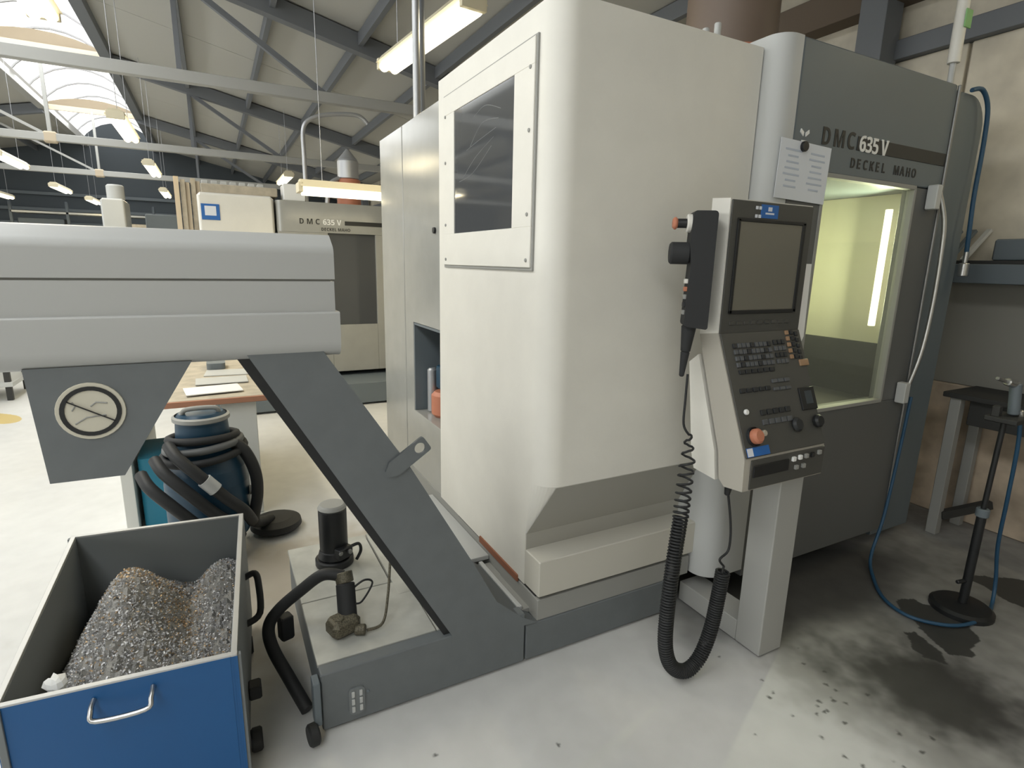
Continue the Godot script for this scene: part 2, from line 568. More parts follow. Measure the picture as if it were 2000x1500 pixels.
func room() -> void:
	var f := structure("floor")
	var st := mb()
	quad(st, Vector3(WALL_L - 0.3, 0, BACK - 0.3), Vector3(WALL_R + 0.3, 0, BACK - 0.3), Vector3(WALL_R + 0.3, 0, NEAR + 0.3), Vector3(WALL_L - 0.3, 0, NEAR + 0.3), Vector3.UP)
	part("floor_paint", st, floor_material(), f)
	st = mb()
	bb(st, WALL_L - 0.3, WALL_R + 0.3, -0.3, -0.01, BACK - 0.3, NEAR + 0.3)
	part("floor_slab", st, M["base grey"], f)
	# walls
	var w := structure("wall_right")
	st = mb()
	bb(st, WALL_R, WALL_R + 0.25, 0, EAVE + 0.1, BACK, NEAR)
	part("wall_sheet", st, M["cladding"], w)
	st = mb()
	bb(st, WALL_R - 0.06, WALL_R + 0.01, 0, 0.86, -8.0, 3.0, 0.01)
	part("lower_wall", st, M["stained plaster"], w)
	st = mb()
	bb(st, WALL_R - 0.045, WALL_R + 0.01, 0.86, 1.5, -8.0, 3.0, 0.006)
	part("wall_shade_sheet", st, M["shaded wall grey"], w)  # darker sheet added to paint in the wall's shade below the shelf
	for k in 22:
		st = mb()
		var z0 := -8.0 + k * 0.5
		bb(st, WALL_R - 0.035, WALL_R + 0.01, 1.5, 2.9, z0 + 0.008, z0 + 0.492, 0.008)
		part("cladding_panel", st, M["cladding"], w)
	st = mb()
	bb(st, WALL_R - 0.09, WALL_R + 0.01, 2.9, 3.02, BACK, NEAR, 0.006)
	part("wall_rail", st, M["roof steel"], w)
	st = mb()
	bb(st, WALL_R - 0.16, WALL_R + 0.01, 3.24, 3.46, BACK, NEAR, 0.006)
	part("eave_beam", st, M["rail brown"], w)
	w = structure("wall_left")
	st = mb()
	bb(st, WALL_L - 0.25, WALL_L, 0, 1.7, BACK, NEAR)
	bb(st, WALL_L - 0.25, WALL_L, 3.3, EAVE + 0.1, BACK, NEAR)
	bb(st, WALL_L - 0.25, WALL_L, 1.7, 3.3, BACK, -15.4)
	bb(st, WALL_L - 0.25, WALL_L, 1.7, 3.3, 3.6, NEAR)
	part("wall_sheet", st, M["cladding"], w)
	var wn := structure("window_2")
	for k in 19:
		var z := -15.4 + k
		st = mb()
		bb(st, WALL_L - 0.14, WALL_L - 0.12, 1.7, 3.3, z + 0.03, z + 0.97, 0.002)
		part("pane", st, M["window sheet"], wn)
		st = mb()
		bb(st, WALL_L - 0.18, WALL_L - 0.04, 1.7, 3.3, z - 0.03, z + 0.03, 0.004)
		part("mullion", st, M["truss steel"], wn)
	w = structure("wall_back")
	st = mb()
	bb(st, WALL_L - 0.25, WALL_R + 0.25, 0, 5.6, BACK - 0.25, BACK)
	part("wall_sheet", st, M["far cladding"], w)
	st = mb()
	for y in [2.35, 2.75, 3.2]:
		bb(st, WALL_L, WALL_R, y, y + 0.09, BACK, BACK + 0.08, 0.004)
	part("wall_rail", st, M["slate enamel"], w)
	w = structure("wall_front")
	st = mb()
	bb(st, WALL_L - 0.25, WALL_R + 0.25, 0, 5.6, NEAR, NEAR + 0.25)
	part("wall_sheet", st, M["cladding"], w)
	# roof: sheets between purlins, both slopes
	var c := structure("ceiling")
	var xs := [SKY_X1, -0.15, 0.8, 1.75, 2.7, 3.65, WALL_R + 0.25]
	for side in 2:
		for i in xs.size() - 1:
			var xa: float = xs[i]
			var xb: float = xs[i + 1]
			if side == 1:
				xa = -4.4 - xs[i]
				xb = -4.4 - xs[i + 1]
			var a := Vector3(xa, roof_y(xa), 0)
			var b := Vector3(xb, roof_y(xb), 0)
			var dir := (b - a).normalized()
			var nrm := Vector3(-dir.y, dir.x, 0) * signf(dir.x)
			for k in 14:
				var z0 := -21.9 + k * 2.425
				if z0 > NEAR:
					continue
				st = mb()
				var x := dir
				bx(st, Vector3(a.distance_to(b) - 0.012, 0.05, 2.41), Transform3D(Basis(x, nrm, x.cross(nrm)), (a + b) / 2 + nrm * 0.025 + Vector3(0, 0, z0 + 1.21)), 0.006)
				part("roof_panel", st, M["roof sheet"], c)
			if i > 0:
				st = mb()
				bb(st, xa - 0.03, xa + 0.03, roof_y(xa) - 0.15, roof_y(xa) - 0.01, BACK, NEAR, 0.004)
				part("purlin", st, M["roof steel"], c)
		var xe := SKY_X1 if side == 0 else SKY_X0
		st = mb()
		bb(st, xe - 0.06, xe + 0.1, RIDGE - 0.16, RIDGE + 0.05, BACK, NEAR, 0.006)
		part("rooflight_kerb", st, M["roof steel"] if side == 0 else M["truss steel"], c)
		st = mb()
		var sx := 1.0 if side == 0 else -1.0
		var p0 := Vector3(xe, roof_y(xe) + 0.12, 0)
		var far_x := WALL_R + 0.3 if side == 0 else WALL_L - 0.3
		var p1 := Vector3(far_x, roof_y(far_x) + 0.12, 0)
		var up := Vector3(0, 0.08, 0)
		for zz in [BACK - 0.3, NEAR + 0.3]:
			quad(st, p0 + Vector3(0, 0, zz), p1 + Vector3(0, 0, zz), p1 + up + Vector3(0, 0, zz), p0 + up + Vector3(0, 0, zz), Vector3(0, 0, signf(zz)))
		for u in [Vector3.ZERO, up]:
			quad(st, p0 + u + Vector3(0, 0, BACK - 0.3), p1 + u + Vector3(0, 0, BACK - 0.3), p1 + u + Vector3(0, 0, NEAR + 0.3), p0 + u + Vector3(0, 0, NEAR + 0.3), Vector3(0.2 * sx, 1, 0).normalized() * (1.0 if u.y > 0 else -1.0))
		part("roof_deck", st, M["roof sheet"], c)
	# barrel-vaulted rooflight along the ridge
	wn = structure("window_1")
	var cx := (SKY_X0 + SKY_X1) / 2
	for k in 27:
		var z0 := BACK - 0.2 + k * 1.2
		var n := 10
		st = mb()
		var bst := mb()
		for i in n:
			var t0 := -0.9 + 1.8 * i / n
			var t1 := -0.9 + 1.8 * (i + 1) / n
			var p := Vector3(cx + 0.96 * sin(t0) / sin(0.9), RIDGE + 0.02 + 0.55 * (cos(t0) - cos(0.9)) / (1 - cos(0.9)), 0)
			var q := Vector3(cx + 0.96 * sin(t1) / sin(0.9), RIDGE + 0.02 + 0.55 * (cos(t1) - cos(0.9)) / (1 - cos(0.9)), 0)
			var np := Vector3(-sin(t0), -cos(t0), 0)
			var nq := Vector3(-sin(t1), -cos(t1), 0)
			quadn(st, p + Vector3(0, 0, z0), q + Vector3(0, 0, z0), q + Vector3(0, 0, z0 + 1.2), p + Vector3(0, 0, z0 + 1.2), np, nq, nq, np)
			bar(bst, p + np * 0.02 + Vector3(0, 0, z0), q + nq * 0.02 + Vector3(0, 0, z0), 0.035, 0.03)
		part("pane", st, M["skylight sheet"], wn)
		part("glazing_bar", bst, M["galvanised"], wn)
	for zf in [-16.8, -12.2, -7.35, -2.5, 2.35, 7.2]:
		st = mb()
		var arc := PackedVector2Array()
		for i in 9:
			var t0 := -0.9 + 1.8 * i / 8
			arc.append(Vector2(cx + 0.93 * sin(t0) / sin(0.9), RIDGE - 0.06 + 0.22 * (cos(t0) - cos(0.9)) / (1 - cos(0.9))))
		arc.append(Vector2(cx + 0.93, RIDGE - 0.14))
		arc.append(Vector2(cx - 0.93, RIDGE - 0.14))
		ext(st, arc, fxy, zf - 0.02, zf + 0.02)
		part("lintel", st, M["timber"], wn)

func trusses() -> void:
	var labels := [
		"grey steel roof truss furthest tie bar down the hall under the rooflight's end",
		"grey steel roof truss second tie bar down the hall behind the curved pipe",
		"nearest grey steel roof truss with its long tie bar crossing beneath the rooflight",
		"steel roof truss directly above the machine, its dark rafter seen at top right",
	]
	var i := 0
	for z in [-16.8, -12.2, -7.35, -2.5]:
		var t := thing("roof_truss", labels[i], "roof truss")
		i += 1
		for s in [0, 1]:
			var fx := func(x: float) -> float: return x if s == 0 else -4.4 - x
			var st := mb()
			var a := Vector3(fx.call(SKY_X1), roof_y(SKY_X1) - 0.13, z)
			var b := Vector3(fx.call(WALL_R - 0.05), roof_y(WALL_R) - 0.1, z)
			bar(st, a, b, 0.13, 0.2)
			part("rafter", st, M["roof steel"], t)
			st = mb()
			bar(st, Vector3(fx.call(-0.15), 3.4, z), Vector3(fx.call(-0.15), roof_y(-0.15) - 0.1, z), 0.05, 0.05)
			part("post", st, M["roof steel"], t)
			st = mb()
			bar(st, Vector3(fx.call(-0.15), roof_y(-0.15) - 0.2, z), Vector3(fx.call(1.35), 3.42, z), 0.06, 0.06)
			part("brace", st, M["roof steel"], t)
			st = mb()
			bar(st, Vector3(fx.call(-2.19), 3.42, z), Vector3(fx.call(-0.3), roof_y(-0.3) - 0.2, z), 0.045, 0.045)
			if s == 1:
				part("brace", st, M["truss steel"], t)
			st = mb()
			bb(st, fx.call(4.0) - 0.09, fx.call(4.0) + 0.09, 0, roof_y(WALL_R) - 0.1, z - 0.09, z + 0.09, 0.006)
			part("column", st, M["roof steel"], t)
		var st2 := mb()
		bb(st2, -8.4, 4.0, 3.34, 3.46, z - 0.05, z + 0.05, 0.008)
		part("tie_bar", st2, M["truss steel"], t)
		st2 = mb()
		bb(st2, -2.215, -2.165, 3.4, RIDGE - 0.1, z - 0.025, z + 0.025)
		part("king_post", st2, M["truss steel"], t)
		st2 = mb()
		bb(st2, -2.29, -2.09, 3.31, 3.49, z - 0.06, z + 0.06, 0.03)
		part("gusset", st2, M["timber"], t)

func fluorescent(label: String, at: Vector3, along: Vector3, l: float, warm := true, e := 1.2) -> void:
	var t := thing("fluorescent_light", label, "ceiling light", "fluorescent tubes hung in the hall")
	t.position = at
	var x := along.normalized()
	var bs := Basis(x, Vector3.UP, x.cross(Vector3.UP))
	t.basis = bs
	var st := mb()
	ext(st, PackedVector2Array([Vector2(-0.1, 0.015), Vector2(0.1, 0.015), Vector2(0.05, 0.075), Vector2(-0.05, 0.075)]), fzy, -l / 2, l / 2)
	part("housing", st, M["lamp enamel"] if warm else M["white"], t)
	for s in [-1, 1]:
		st = mb()
		cyl(st, Vector3(-l / 2 + 0.02, -0.012, s * 0.042), Vector3(l / 2 - 0.02, -0.012, s * 0.042), 0.036, 12)
		part("tube", st, M["tube warm"] if warm else M["tube cool"], t)
		st = mb()
		bb(st, s * l / 2 - 0.018, s * l / 2 + 0.018, -0.03, 0.05, -0.085, 0.085, 0.004)
		part("end_cap", st, M["lamp enamel"] if warm else M["white"], t)
		st = mb()
		var wx: float = at.x + x.x * s * l * 0.35
		var h := roof_y(wx) - at.y - 0.1
		if wx > -3.08 and wx < -1.4:
			var va := asin((wx + 2.2) / 0.96 * sin(0.9))
			h = RIDGE + 0.03 + 0.55 * (cos(va) - cos(0.9)) / (1 - cos(0.9)) - at.y
		tube(st, [Vector3(s * l * 0.35, 0.07, 0), Vector3(s * l * 0.35, h, 0)], 0.0035, 5)
		part("hanger", st, M["galvanised"], t)
	area(at - Vector3(0, 0.06, 0), Vector2(l, 0.12), Vector3(-PI / 2, atan2(-x.z, x.x), 0), Color(1, 0.93, 0.75), e, "tube_glow")

func lamps() -> void:
	var Z := Vector3(0, 0, 1)
	fluorescent("large twin tube light above the cream machine cabinet, beside the grey conduit", Vector3(1.40, 3.02, -4.02), Vector3(0.1, 0, 1), 1.35)
	fluorescent("low white strip light hung across the hall in front of the rear machine", Vector3(1.32, 2.12, -5.2), Vector3(1, 0, 0), 1.25, true, 1.2)
	fluorescent("tube light crossing the rooflight, nearest of the row beneath its right edge", Vector3(-0.81, 3.0, -4.1), Z, 1.4)
	fluorescent("bright tube light hung under the right edge of the rooflight's far end", Vector3(-0.80, 3.0, -8.4), Z, 1.4)
	fluorescent("slanting tube light left of the tan boards, under the second tie bar", Vector3(-0.8, 3.0, -12.0), Z, 1.5)
	fluorescent("small far tube light just left of the stack of tan boards", Vector3(-0.88, 3.0, -16.4), Z, 1.5)
	fluorescent("large tube light at the left edge below the tie bar", Vector3(-2.78, 3.0, -12.3), Z, 1.5)
	fluorescent("tube light hung over the dark shelves, middle of the left row", Vector3(-2.98, 3.0, -16.9), Z, 1.5)
	fluorescent("tube light beside the pillar drill, last of the left row", Vector3(-2.65, 2.9, -18.75), Z, 1.4)
	fluorescent("short glimpse of a tube light at the far left by the end wall", Vector3(-4.43, 2.9, -18.5), Z, 1.2)
	fluorescent("tube light hung near the right wall high above the pole stand", Vector3(3.8, 3.1, -0.5), Z, 1.4, true, 0.35)
	fluorescent("tube light above the white box on the rear machine", Vector3(1.33, 3.0, -11.85), Z, 1.3)

# ------------------------------------------------------------------ far things
func background() -> void:
	# the second machine, further back, front parallel to the first
	var t := thing("machining_centre", "pale grey machining centre standing at the back behind the desk", "machine")
	var z := -6.4
	var st := mb()
	bb(st, -0.09, 0.60, 0.25, 2.16, z - 1.9, z - 0.02, 0.03)
	part("side_enclosure", st, M["cream enamel"], t)
	st = mb()
	ext(st, rnd([Vector2(0.62, z - 1.8), Vector2(2.3, z - 1.8), Vector2(2.3, z), Vector2(0.62, z)], [0, 0, 0.05, 0.06]), fxz, 1.82, 2.13)
	bb(st, 0.62, 1.12, 0.3, 1.82, z - 1.8, z, 0.004)
	bb(st, 1.63, 2.3, 0.3, 1.82, z - 1.8, z, 0.004)
	bb(st, 1.12, 1.63, 0.3, 0.83, z - 1.8, z, 0.004)
	part("door_panel", st, M["cabinet enamel"], t)
	st = mb()
	bb(st, 1.12, 1.63, 0.83, 1.82, z - 0.05, z - 0.03, 0.002)
	part("door_window", st, M["smoked pane"], t)
	st = mb()
	bb(st, 1.3, 2.2, 1.906, 1.95, z - 0.001, z + 0.004, 0.001)
	part("stripe", st, M["black"], t)
	text("lettering", "D M C", Vector3(0.83, 1.885, z), 0.055, M["black"], t)
	text("lettering", "635 V", Vector3(1.07, 1.885, z), 0.055, M["white"], t)
	text("lettering", "DECKEL MAHO", Vector3(1.05, 1.83, z), 0.032, M["black"], t)
	st = mb()
	bb(st, -0.06, 0.10, 1.90, 2.05, z - 0.02, z - 0.012, 0.001)
	var sg := part("notice", st, M["sticker blue"], t, "blue square safety notice")
	st = mb()
	bb(st, -0.03, 0.07, 1.94, 2.03, z - 0.012, z - 0.009, 0.001)
	part("notice_symbol", st, M["paper"], sg)
	st = mb()
	bb(st, -0.09, 2.3, 0.02, 0.25, z - 1.8, z + 0.45, 0.01)
	part("base", st, M["slate enamel"], t)
	st = mb()
	bb(st, -0.05, 0.65, 2.16, 2.25, z - 0.5, z - 0.1, 0.01)
	part("cable_tray", st, M["wood"], t)
	for k in 7:
		st = mb()
		bb(st, -0.04 + k * 0.085, 0.02 + k * 0.085, 2.25, 2.29, z - 0.35, z - 0.2, 0.006)
		part("terminal_block", st, M["column enamel"], t)
	st = mb()
	bb(st, 0.70, 0.92, 2.13, 2.30, z - 0.3, z - 0.05, 0.012)
	part("top_box", st, M["white"], t)
	# mist extractor on top of it
	t = thing("mist_extractor", "orange and silver mist extractor stack on top of the rear machine", "extractor")
	st = mb()
	cyl(st, Vector3(1.42, 2.13, z - 0.3), Vector3(1.42, 2.42, z - 0.3), 0.13, 20, 0.01)
	part("filter_can", st, M["orange"], t)
	st = mb()
	cyl(st, Vector3(1.42, 2.42, z - 0.3), Vector3(1.42, 2.62, z - 0.3), 0.115, 20, 0.01)
	part("silencer", st, M["galvanised"], t)
	st = mb()
	cyl(st, Vector3(1.42, 2.62, z - 0.3), Vector3(1.42, 2.74, z - 0.3), 0.11, 20, 0.005, 0.02)
	part("cone", st, M["galvanised"], t)
	st = mb()
	tube(st, curve([Vector3(1.31, 2.42, z - 0.25), Vector3(1.2, 2.34, z - 0.22), Vector3(1.16, 2.13, z - 0.2)]), 0.025, 8)
	part("drain_pipe", st, M["galvanised"], t)
	# curved pipe
	st = mb()
	tube(st, curve([Vector3(0.94, 2.13, z - 0.15), Vector3(0.94, 2.6, z - 0.15), Vector3(0.945, 2.86, z - 0.15), Vector3(1.02, 2.97, z - 0.15), Vector3(1.2, 3.04, z - 0.15), Vector3(1.5, 3.07, z - 0.15), Vector3(1.62, 3.0, z - 0.15)]), 0.022, 10)
	tag(part("bent_pipe", st, M["galvanised"], self), "grey pipe rising from the rear machine and bending over to the right", "pipe")
	# tan boards
	for k in 5:
		st = mb()
		var x := -0.33 + k * 0.058
		bar(st, Vector3(x, 0.0, -8.30 - 0.03 * k), Vector3(x + 0.01 * (k % 2), 2.52 - 0.03 * (k % 3), -8.5 - 0.03 * k), 0.03, 0.056)
		tag(part("timber_board", st, M["timber"] if k % 2 == 0 else M["wood"], self), ["leftmost tall tan board standing upright beside the dark cupboard", "second tall tan board from the left of the upright stack", "middle tall tan board of the upright stack", "fourth tall tan board from the left of the upright stack", "rightmost tall tan board, nearest the rear machine"][k], "board", "tan boards stood on end")
	# pillar drill
	t = thing("pillar_drill", "grey pillar drill standing far back beneath the left tube lights", "drill")
	var p := Vector3(-1.16, 0, -10.0)
	st = mb()
	bb(st, p.x - 0.3, p.x + 0.3, 0, 0.12, p.z - 0.3, p.z + 0.4, 0.02)
	part("base", st, M["slate enamel"], t)
	st = mb()
	cyl(st, p + Vector3(0, 0.12, -0.1), p + Vector3(0, 2.4, -0.1), 0.06, 16)
	part("pillar", st, M["dull steel"], t)
	st = mb()
	bb(st, p.x - 0.14, p.x + 0.14, 1.85, 2.3, p.z - 0.25, p.z + 0.35, 0.03)
	part("head", st, M["column enamel"], t)
	st = mb()
	cyl(st, p + Vector3(0, 2.3, -0.1), p + Vector3(0, 2.52, -0.1), 0.11, 16, 0.02)
	part("motor", st, M["column enamel"], t)
	st = mb()
	bb(st, p.x - 0.25, p.x + 0.25, 0.95, 1.0, p.z - 0.2, p.z + 0.4, 0.008)
	part("table", st, M["dull steel"], t)
	st = mb()
	cyl(st, p + Vector3(0, 1.5, 0.2), p + Vector3(0, 1.85, 0.2), 0.03, 12)
	part("spindle", st, M["steel"], t)
	# shelving in the far left, dark
	t = thing("storage_rack", "dark storage rack with pale shelf edges along the far end wall", "rack")
	for x in [-4.6, -3.4, -2.3, -1.4]:
		st = mb()
		bb(st, x - 0.03, x + 0.03, 0, 2.9, -19.7, -19.6)
		part("upright", st, M["far cladding"], t)
	for y in [0.6, 1.3, 1.95, 2.58]:
		st = mb()
		bb(st, -4.6, -1.4, y, y + 0.05, -20.2, -19.6)
		part("shelf", st, M["stand grey"], t)
	st = mb()
	bb(st, -4.5, -3.5, 2.0, 2.45, -20.1, -19.7, 0.02)
	part("load", st, M["far cladding"], t)
	st = mb()
	bb(st, -2.2, -1.5, 2.0, 2.4, -20.1, -19.7, 0.02)
	part("load", st, M["wood"], t)
	t = thing("trolley", "pale trolley with dark legs at the far left edge beneath the conveyor cover", "trolley")
	for q in [[-2.03, -7.6], [-2.6, -7.6], [-2.03, -8.2], [-2.6, -8.2]]:
		st = mb()
		bb(st, q[0] - 0.025, q[0] + 0.025, 0.0, 0.85, q[1] - 0.025, q[1] + 0.025)
		part("leg", st, M["bench dark"], t)
	for y in [0.15, 0.82]:
		st = mb()
		bb(st, -2.65, -1.98, y, y + 0.05, -8.25, -7.55, 0.006)
		part("deck", st, M["column enamel"], t)
	# grey cabinet beside the drill
	st = mb()
	bb(st, -0.85, -0.42, 0, 2.15, -10.8, -10.3, 0.015)
	tag(part("tool_cupboard", st, M["slate enamel"], self), "dark grey tool cupboard between the pillar drill and the tan boards", "cupboard")
	# conduit on top of the electrical cabinet
	t = thing("conduit", "grey vertical cable conduit rising from the machine's rear cabinet to the roof", "conduit")
	st = mb()
	cyl(st, Vector3(1.14, 2.317, -3.42), Vector3(1.14, 4.28, -3.42), 0.022, 12)
	part("pipe", st, M["galvanised"], t)
	st = mb()
	cyl(st, Vector3(1.20, 2.317, -3.50), Vector3(1.20, 4.27, -3.50), 0.02, 12)
	part("pipe", st, M["roof steel"], t)

# ------------------------------------------------------------------ the machining centre in front
func loft(st: SurfaceTool, a: PackedVector2Array, ya: float, b: PackedVector2Array, yb: float) -> void:
	var n := a.size()
	for i in n:
		var j := (i + 1) % n
		var p := Vector3(a[i].x, ya, a[i].y)
		var q := Vector3(a[j].x, ya, a[j].y)
		var r := Vector3(b[j].x, yb, b[j].y)
		var s := Vector3(b[i].x, yb, b[i].y)
		var e := a[j] - a[i]
		if e.length() < 1e-5:
			continue
		var o := Vector3(e.y, 0, -e.x).normalized()
		if o.dot((p + r) / 2 - Vector3(1.5, (ya + yb) / 2, -2.2)) < 0:
			o = -o
		var g := (q - p).cross(s - p)
		if g.length() < 1e-9:
			g = (r - q).cross(s - q)
		g = g.normalized()
		if g.dot(o) < 0:
			g = -g
		quad(st, p, q, r, s, g)

func machine() -> void:
	var t := thing("machining_centre", "large cream and slate grey machining centre filling the middle, with a window in its side", "machine")
	var top := 2.385
	# cream enclosure: rounded front corner, cut back at the toe
	var up := rnd([Vector2(1.96, -2.735), Vector2(1.02, -2.735), Vector2(1.02, FRONT), Vector2(1.957, FRONT)], [0, 0, 0.09, 0.0], 10)
	var st := mb()
	ext(st, up, fxz, 0.72, top, 40.0)
	var lo := PackedVector2Array()
	for p in up:
		lo.append(Vector2(p.x, minf(p.y, -1.78)))
	loft(st, up, 0.72, lo, 0.49)
	ext(st, rnd([Vector2(1.957, -2.735), Vector2(1.02, -2.735), Vector2(1.02, -1.78), Vector2(1.957, -1.78)], [0, 0, 0, 0]), fxz, 0.268, 0.4901)
	var enc := part("side_enclosure", st, M["cream enamel"], t)
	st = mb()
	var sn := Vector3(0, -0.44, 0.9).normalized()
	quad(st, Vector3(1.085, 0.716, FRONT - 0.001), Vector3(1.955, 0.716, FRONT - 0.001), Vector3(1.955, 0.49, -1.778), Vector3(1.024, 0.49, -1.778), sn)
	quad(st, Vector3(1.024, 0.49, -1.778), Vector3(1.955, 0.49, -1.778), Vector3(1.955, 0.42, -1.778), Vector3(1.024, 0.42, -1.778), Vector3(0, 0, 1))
	part("toe_shade", st, M["recess shade cream"], t)  # darker sheet over the cream, carrying the shade of the toe recess
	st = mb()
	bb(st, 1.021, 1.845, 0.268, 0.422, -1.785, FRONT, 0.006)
	part("front_tray", st, M["shaded cream"], t)  # same cream paint, darkened for the weaker light low down
	st = mb()
	bb(st, 1.013, 1.024, 0.25, 0.282, -2.21, -1.83, 0.003)
	part("rust_patch", st, M["rust"], enc, "rusty bare edge")
	# side window
	st = mb()
	bb(st, 1.012, 1.03, 1.522, 2.297, -2.648, -1.774, 0.002)
	part("window_gasket", st, M["base grey"], t)
	st = mb()
	var fx0 := 1.006
	bb(st, fx0, 1.03, 1.533, 1.678, -2.64, -1.783, 0.003)
	bb(st, fx0, 1.03, 2.205, 2.29, -2.64, -1.783, 0.003)
	bb(st, fx0, 1.03, 1.676, 2.207, -2.64, -2.508, 0.003)
	bb(st, fx0, 1.03, 1.676, 2.207, -1.93, -1.783, 0.003)
	var fr := part("window_frame", st, M["cream enamel"], t)
	for z in [-2.61, -1.81]:
		for y in [1.56, 1.72, 2.0, 2.2]:
			st = mb()
			cyl(st, Vector3(fx0 + 0.001, y, z), Vector3(fx0 - 0.004, y, z), 0.007, 8, 0.001)
			part("bolt", st, M["base grey"], fr)
	st = mb()
	bb(st, 1.010, 1.028, 1.676, 2.207, -2.51, -1.928, 0.001)
	var pane := part("window_pane", st, M["smoked pane"], t)
	for k in 5:
		st = mb()
		var y := 1.9 + 0.06 * k
		tube(st, curve([Vector3(1.0105, y - 0.05 * (k % 2), -2.45 + 0.04 * k), Vector3(1.0105, y + 0.02, -2.3 + 0.03 * k), Vector3(1.0105, y + 0.1 - 0.03 * k, -2.12 + 0.02 * k)]), 0.0016, 4)
		part("smear", st, M["smear"], pane)
	# rear electrical cabinet
	st = mb()
	var cx := 1.032
	bb(st, cx, 2.0, 0.26, 2.315, -3.875, -3.384, 0.005)
	part("cabinet_door", st, M["cabinet enamel"], t)
	st = mb()
	bb(st, cx, 2.0, 1.19, 2.315, -3.377, -2.74, 0.005)
	bb(st, cx, 2.0, 0.26, 0.648, -3.377, -2.74, 0.005)
	bb(st, cx, 2.0, 0.64, 1.2, -3.377, -3.222, 0.005)
	bb(st, 1.5, 2.0, 0.64, 1.2, -3.3, -2.74, 0.002)
	part("cabinet_door", st, M["cabinet enamel"], t)
	st = mb()
	bb(st, 1.30, 1.5, 0.649, 1.189, -3.221, -2.741, 0.002)
	bb(st, 1.036, 1.30, 0.649, 1.189, -3.2215, -3.212, 0.001)
	bb(st, 1.036, 1.30, 1.176, 1.1895, -3.22, -2.745, 0.001)
	part("service_recess", st, M["slate enamel"], t)
	st = mb()
	cyl(st, Vector3(1.16, 0.648, -3.02), Vector3(1.16, 0.80, -3.02), 0.085, 16, 0.02)
	part("pump", st, M["orange"], t)
	st = mb()
	cyl(st, Vector3(1.12, 0.648, -3.14), Vector3(1.12, 0.92, -3.14), 0.03, 12, 0.01)
	part("filter", st, M["galvanised"], t)
	st = mb()
	bb(st, 1.12, 1.25, 0.81, 0.95, -3.08, -2.85, 0.01)
	part("valve_block", st, M["dark blue"], t)
	st = mb()
	cyl(st, Vector3(1.035, 1.705, -2.83), Vector3(1.02, 1.705, -2.83), 0.016, 10)
	part("lock", st, M["black"], t)
	# base
	st = mb()
	bb(st, 1.03, 1.84, 0.0, 0.262, -3.85, -1.95, 0.004)
	bb(st, 1.022, 1.83, 0.163, 0.255, -2.0, -1.672, 0.004)
	part("base", st, M["base grey"], t)
	st = mb()
	bb(st, 1.845, 3.2, 0.0, 0.60, -2.75, -2.05, 0.004)
	part("base", st, M["black"], t)  # black colour stands in for the shade in the void under the door
	st = mb()
	bb(st, 1.028, 1.85, 0.252, 0.27, -2.5, -1.70, 0.002)
	part("base_gap", st, M["black"], t)
	st = mb()
	bb(st, 0.925, 1.03, 0.195, 0.218, -2.9, -2.13, 0.004)
	part("base_flange", st, M["column enamel"], t)
	st = mb()
	bb(st, 0.925, 1.03, 0.165, 0.188, -2.12, -1.735, 0.004)
	part("base_flange", st, M["base grey"], t)
	st = mb()
	bb(st, 0.97, 0.99, 0.188, 0.204, -2.12, -1.735, 0.003)
	part("base_rail", st, M["column enamel"], t)
	# corner column and door housing
	st = mb()
	var mtop := 2.425
	ext(st, rnd([Vector2(1.964, -2.7), Vector2(2.075, -2.7), Vector2(2.075, DOOR), Vector2(1.964, DOOR)], [0, 0, 0, 0.075], 8), fxz, 0.76, mtop, 40.0)
	ext(st, rnd([Vector2(1.84, -2.0), Vector2(2.075, -2.0), Vector2(2.075, DOOR), Vector2(1.84, DOOR)], [0, 0, 0, 0.09], 8), fxz, 0.17, 0.7601, 40.0)
	part("corner_column", st, M["column enamel"], t)
	st = mb()
	bb(st, 2.078, 3.21, 1.945, mtop, -2.7, DOOR, 0.008)
	part("door_header", st, M["slate enamel"], t)
	st = mb()
	bb(st, 2.078, 3.21, 0.13, 0.89, -1.68, DOOR - 0.002, 0.005)
	bb(st, 2.078, 2.31, 0.888, 1.943, -1.66, DOOR - 0.002, 0.005)
	bb(st, 2.99, 3.21, 0.888, 1.943, -1.64, DOOR - 0.002, 0.005)
	part("door_panel", st, M["door enamel"], t)
	st = mb()
	bb(st, 2.30, 3.0, 0.885, 0.905, -1.615, DOOR + 0.003, 0.003)
	bb(st, 2.30, 3.0, 1.93, 1.95, -1.615, DOOR + 0.003, 0.003)
	bb(st, 2.985, 3.003, 0.9, 1.94, -1.615, DOOR + 0.003, 0.003)
	bb(st, 2.297, 2.315, 0.9, 1.94, -1.615, DOOR + 0.003, 0.003)
	part("door_window_frame", st, M["base grey"], t)
	st = mb()
	quad(st, Vector3(2.312, 0.9, -1.60), Vector3(2.99, 0.9, -1.60), Vector3(2.99, 1.935, -1.60), Vector3(2.312, 1.935, -1.60), Vector3(0, 0, 1))
	part("door_window", st, M["door glass"], t)
	# working space behind the door window, with its work light
	st = mb()
	bb(st, 2.08, 3.2, 1.16, 1.944, -2.4, -2.36, 0.002)
	bb(st, 2.05, 2.08, 1.16, 1.944, -2.4, -1.66, 0.002)
	bb(st, 3.185, 3.208, 1.16, 1.944, -2.4, -1.64, 0.002)
	part("inner_lining", st, M["inside pale"], t)
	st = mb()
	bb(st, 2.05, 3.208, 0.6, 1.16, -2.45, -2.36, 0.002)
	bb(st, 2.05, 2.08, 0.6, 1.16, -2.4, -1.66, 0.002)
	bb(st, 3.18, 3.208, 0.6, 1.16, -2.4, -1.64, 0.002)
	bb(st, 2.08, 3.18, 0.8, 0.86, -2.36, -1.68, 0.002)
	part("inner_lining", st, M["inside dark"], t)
	st = mb()
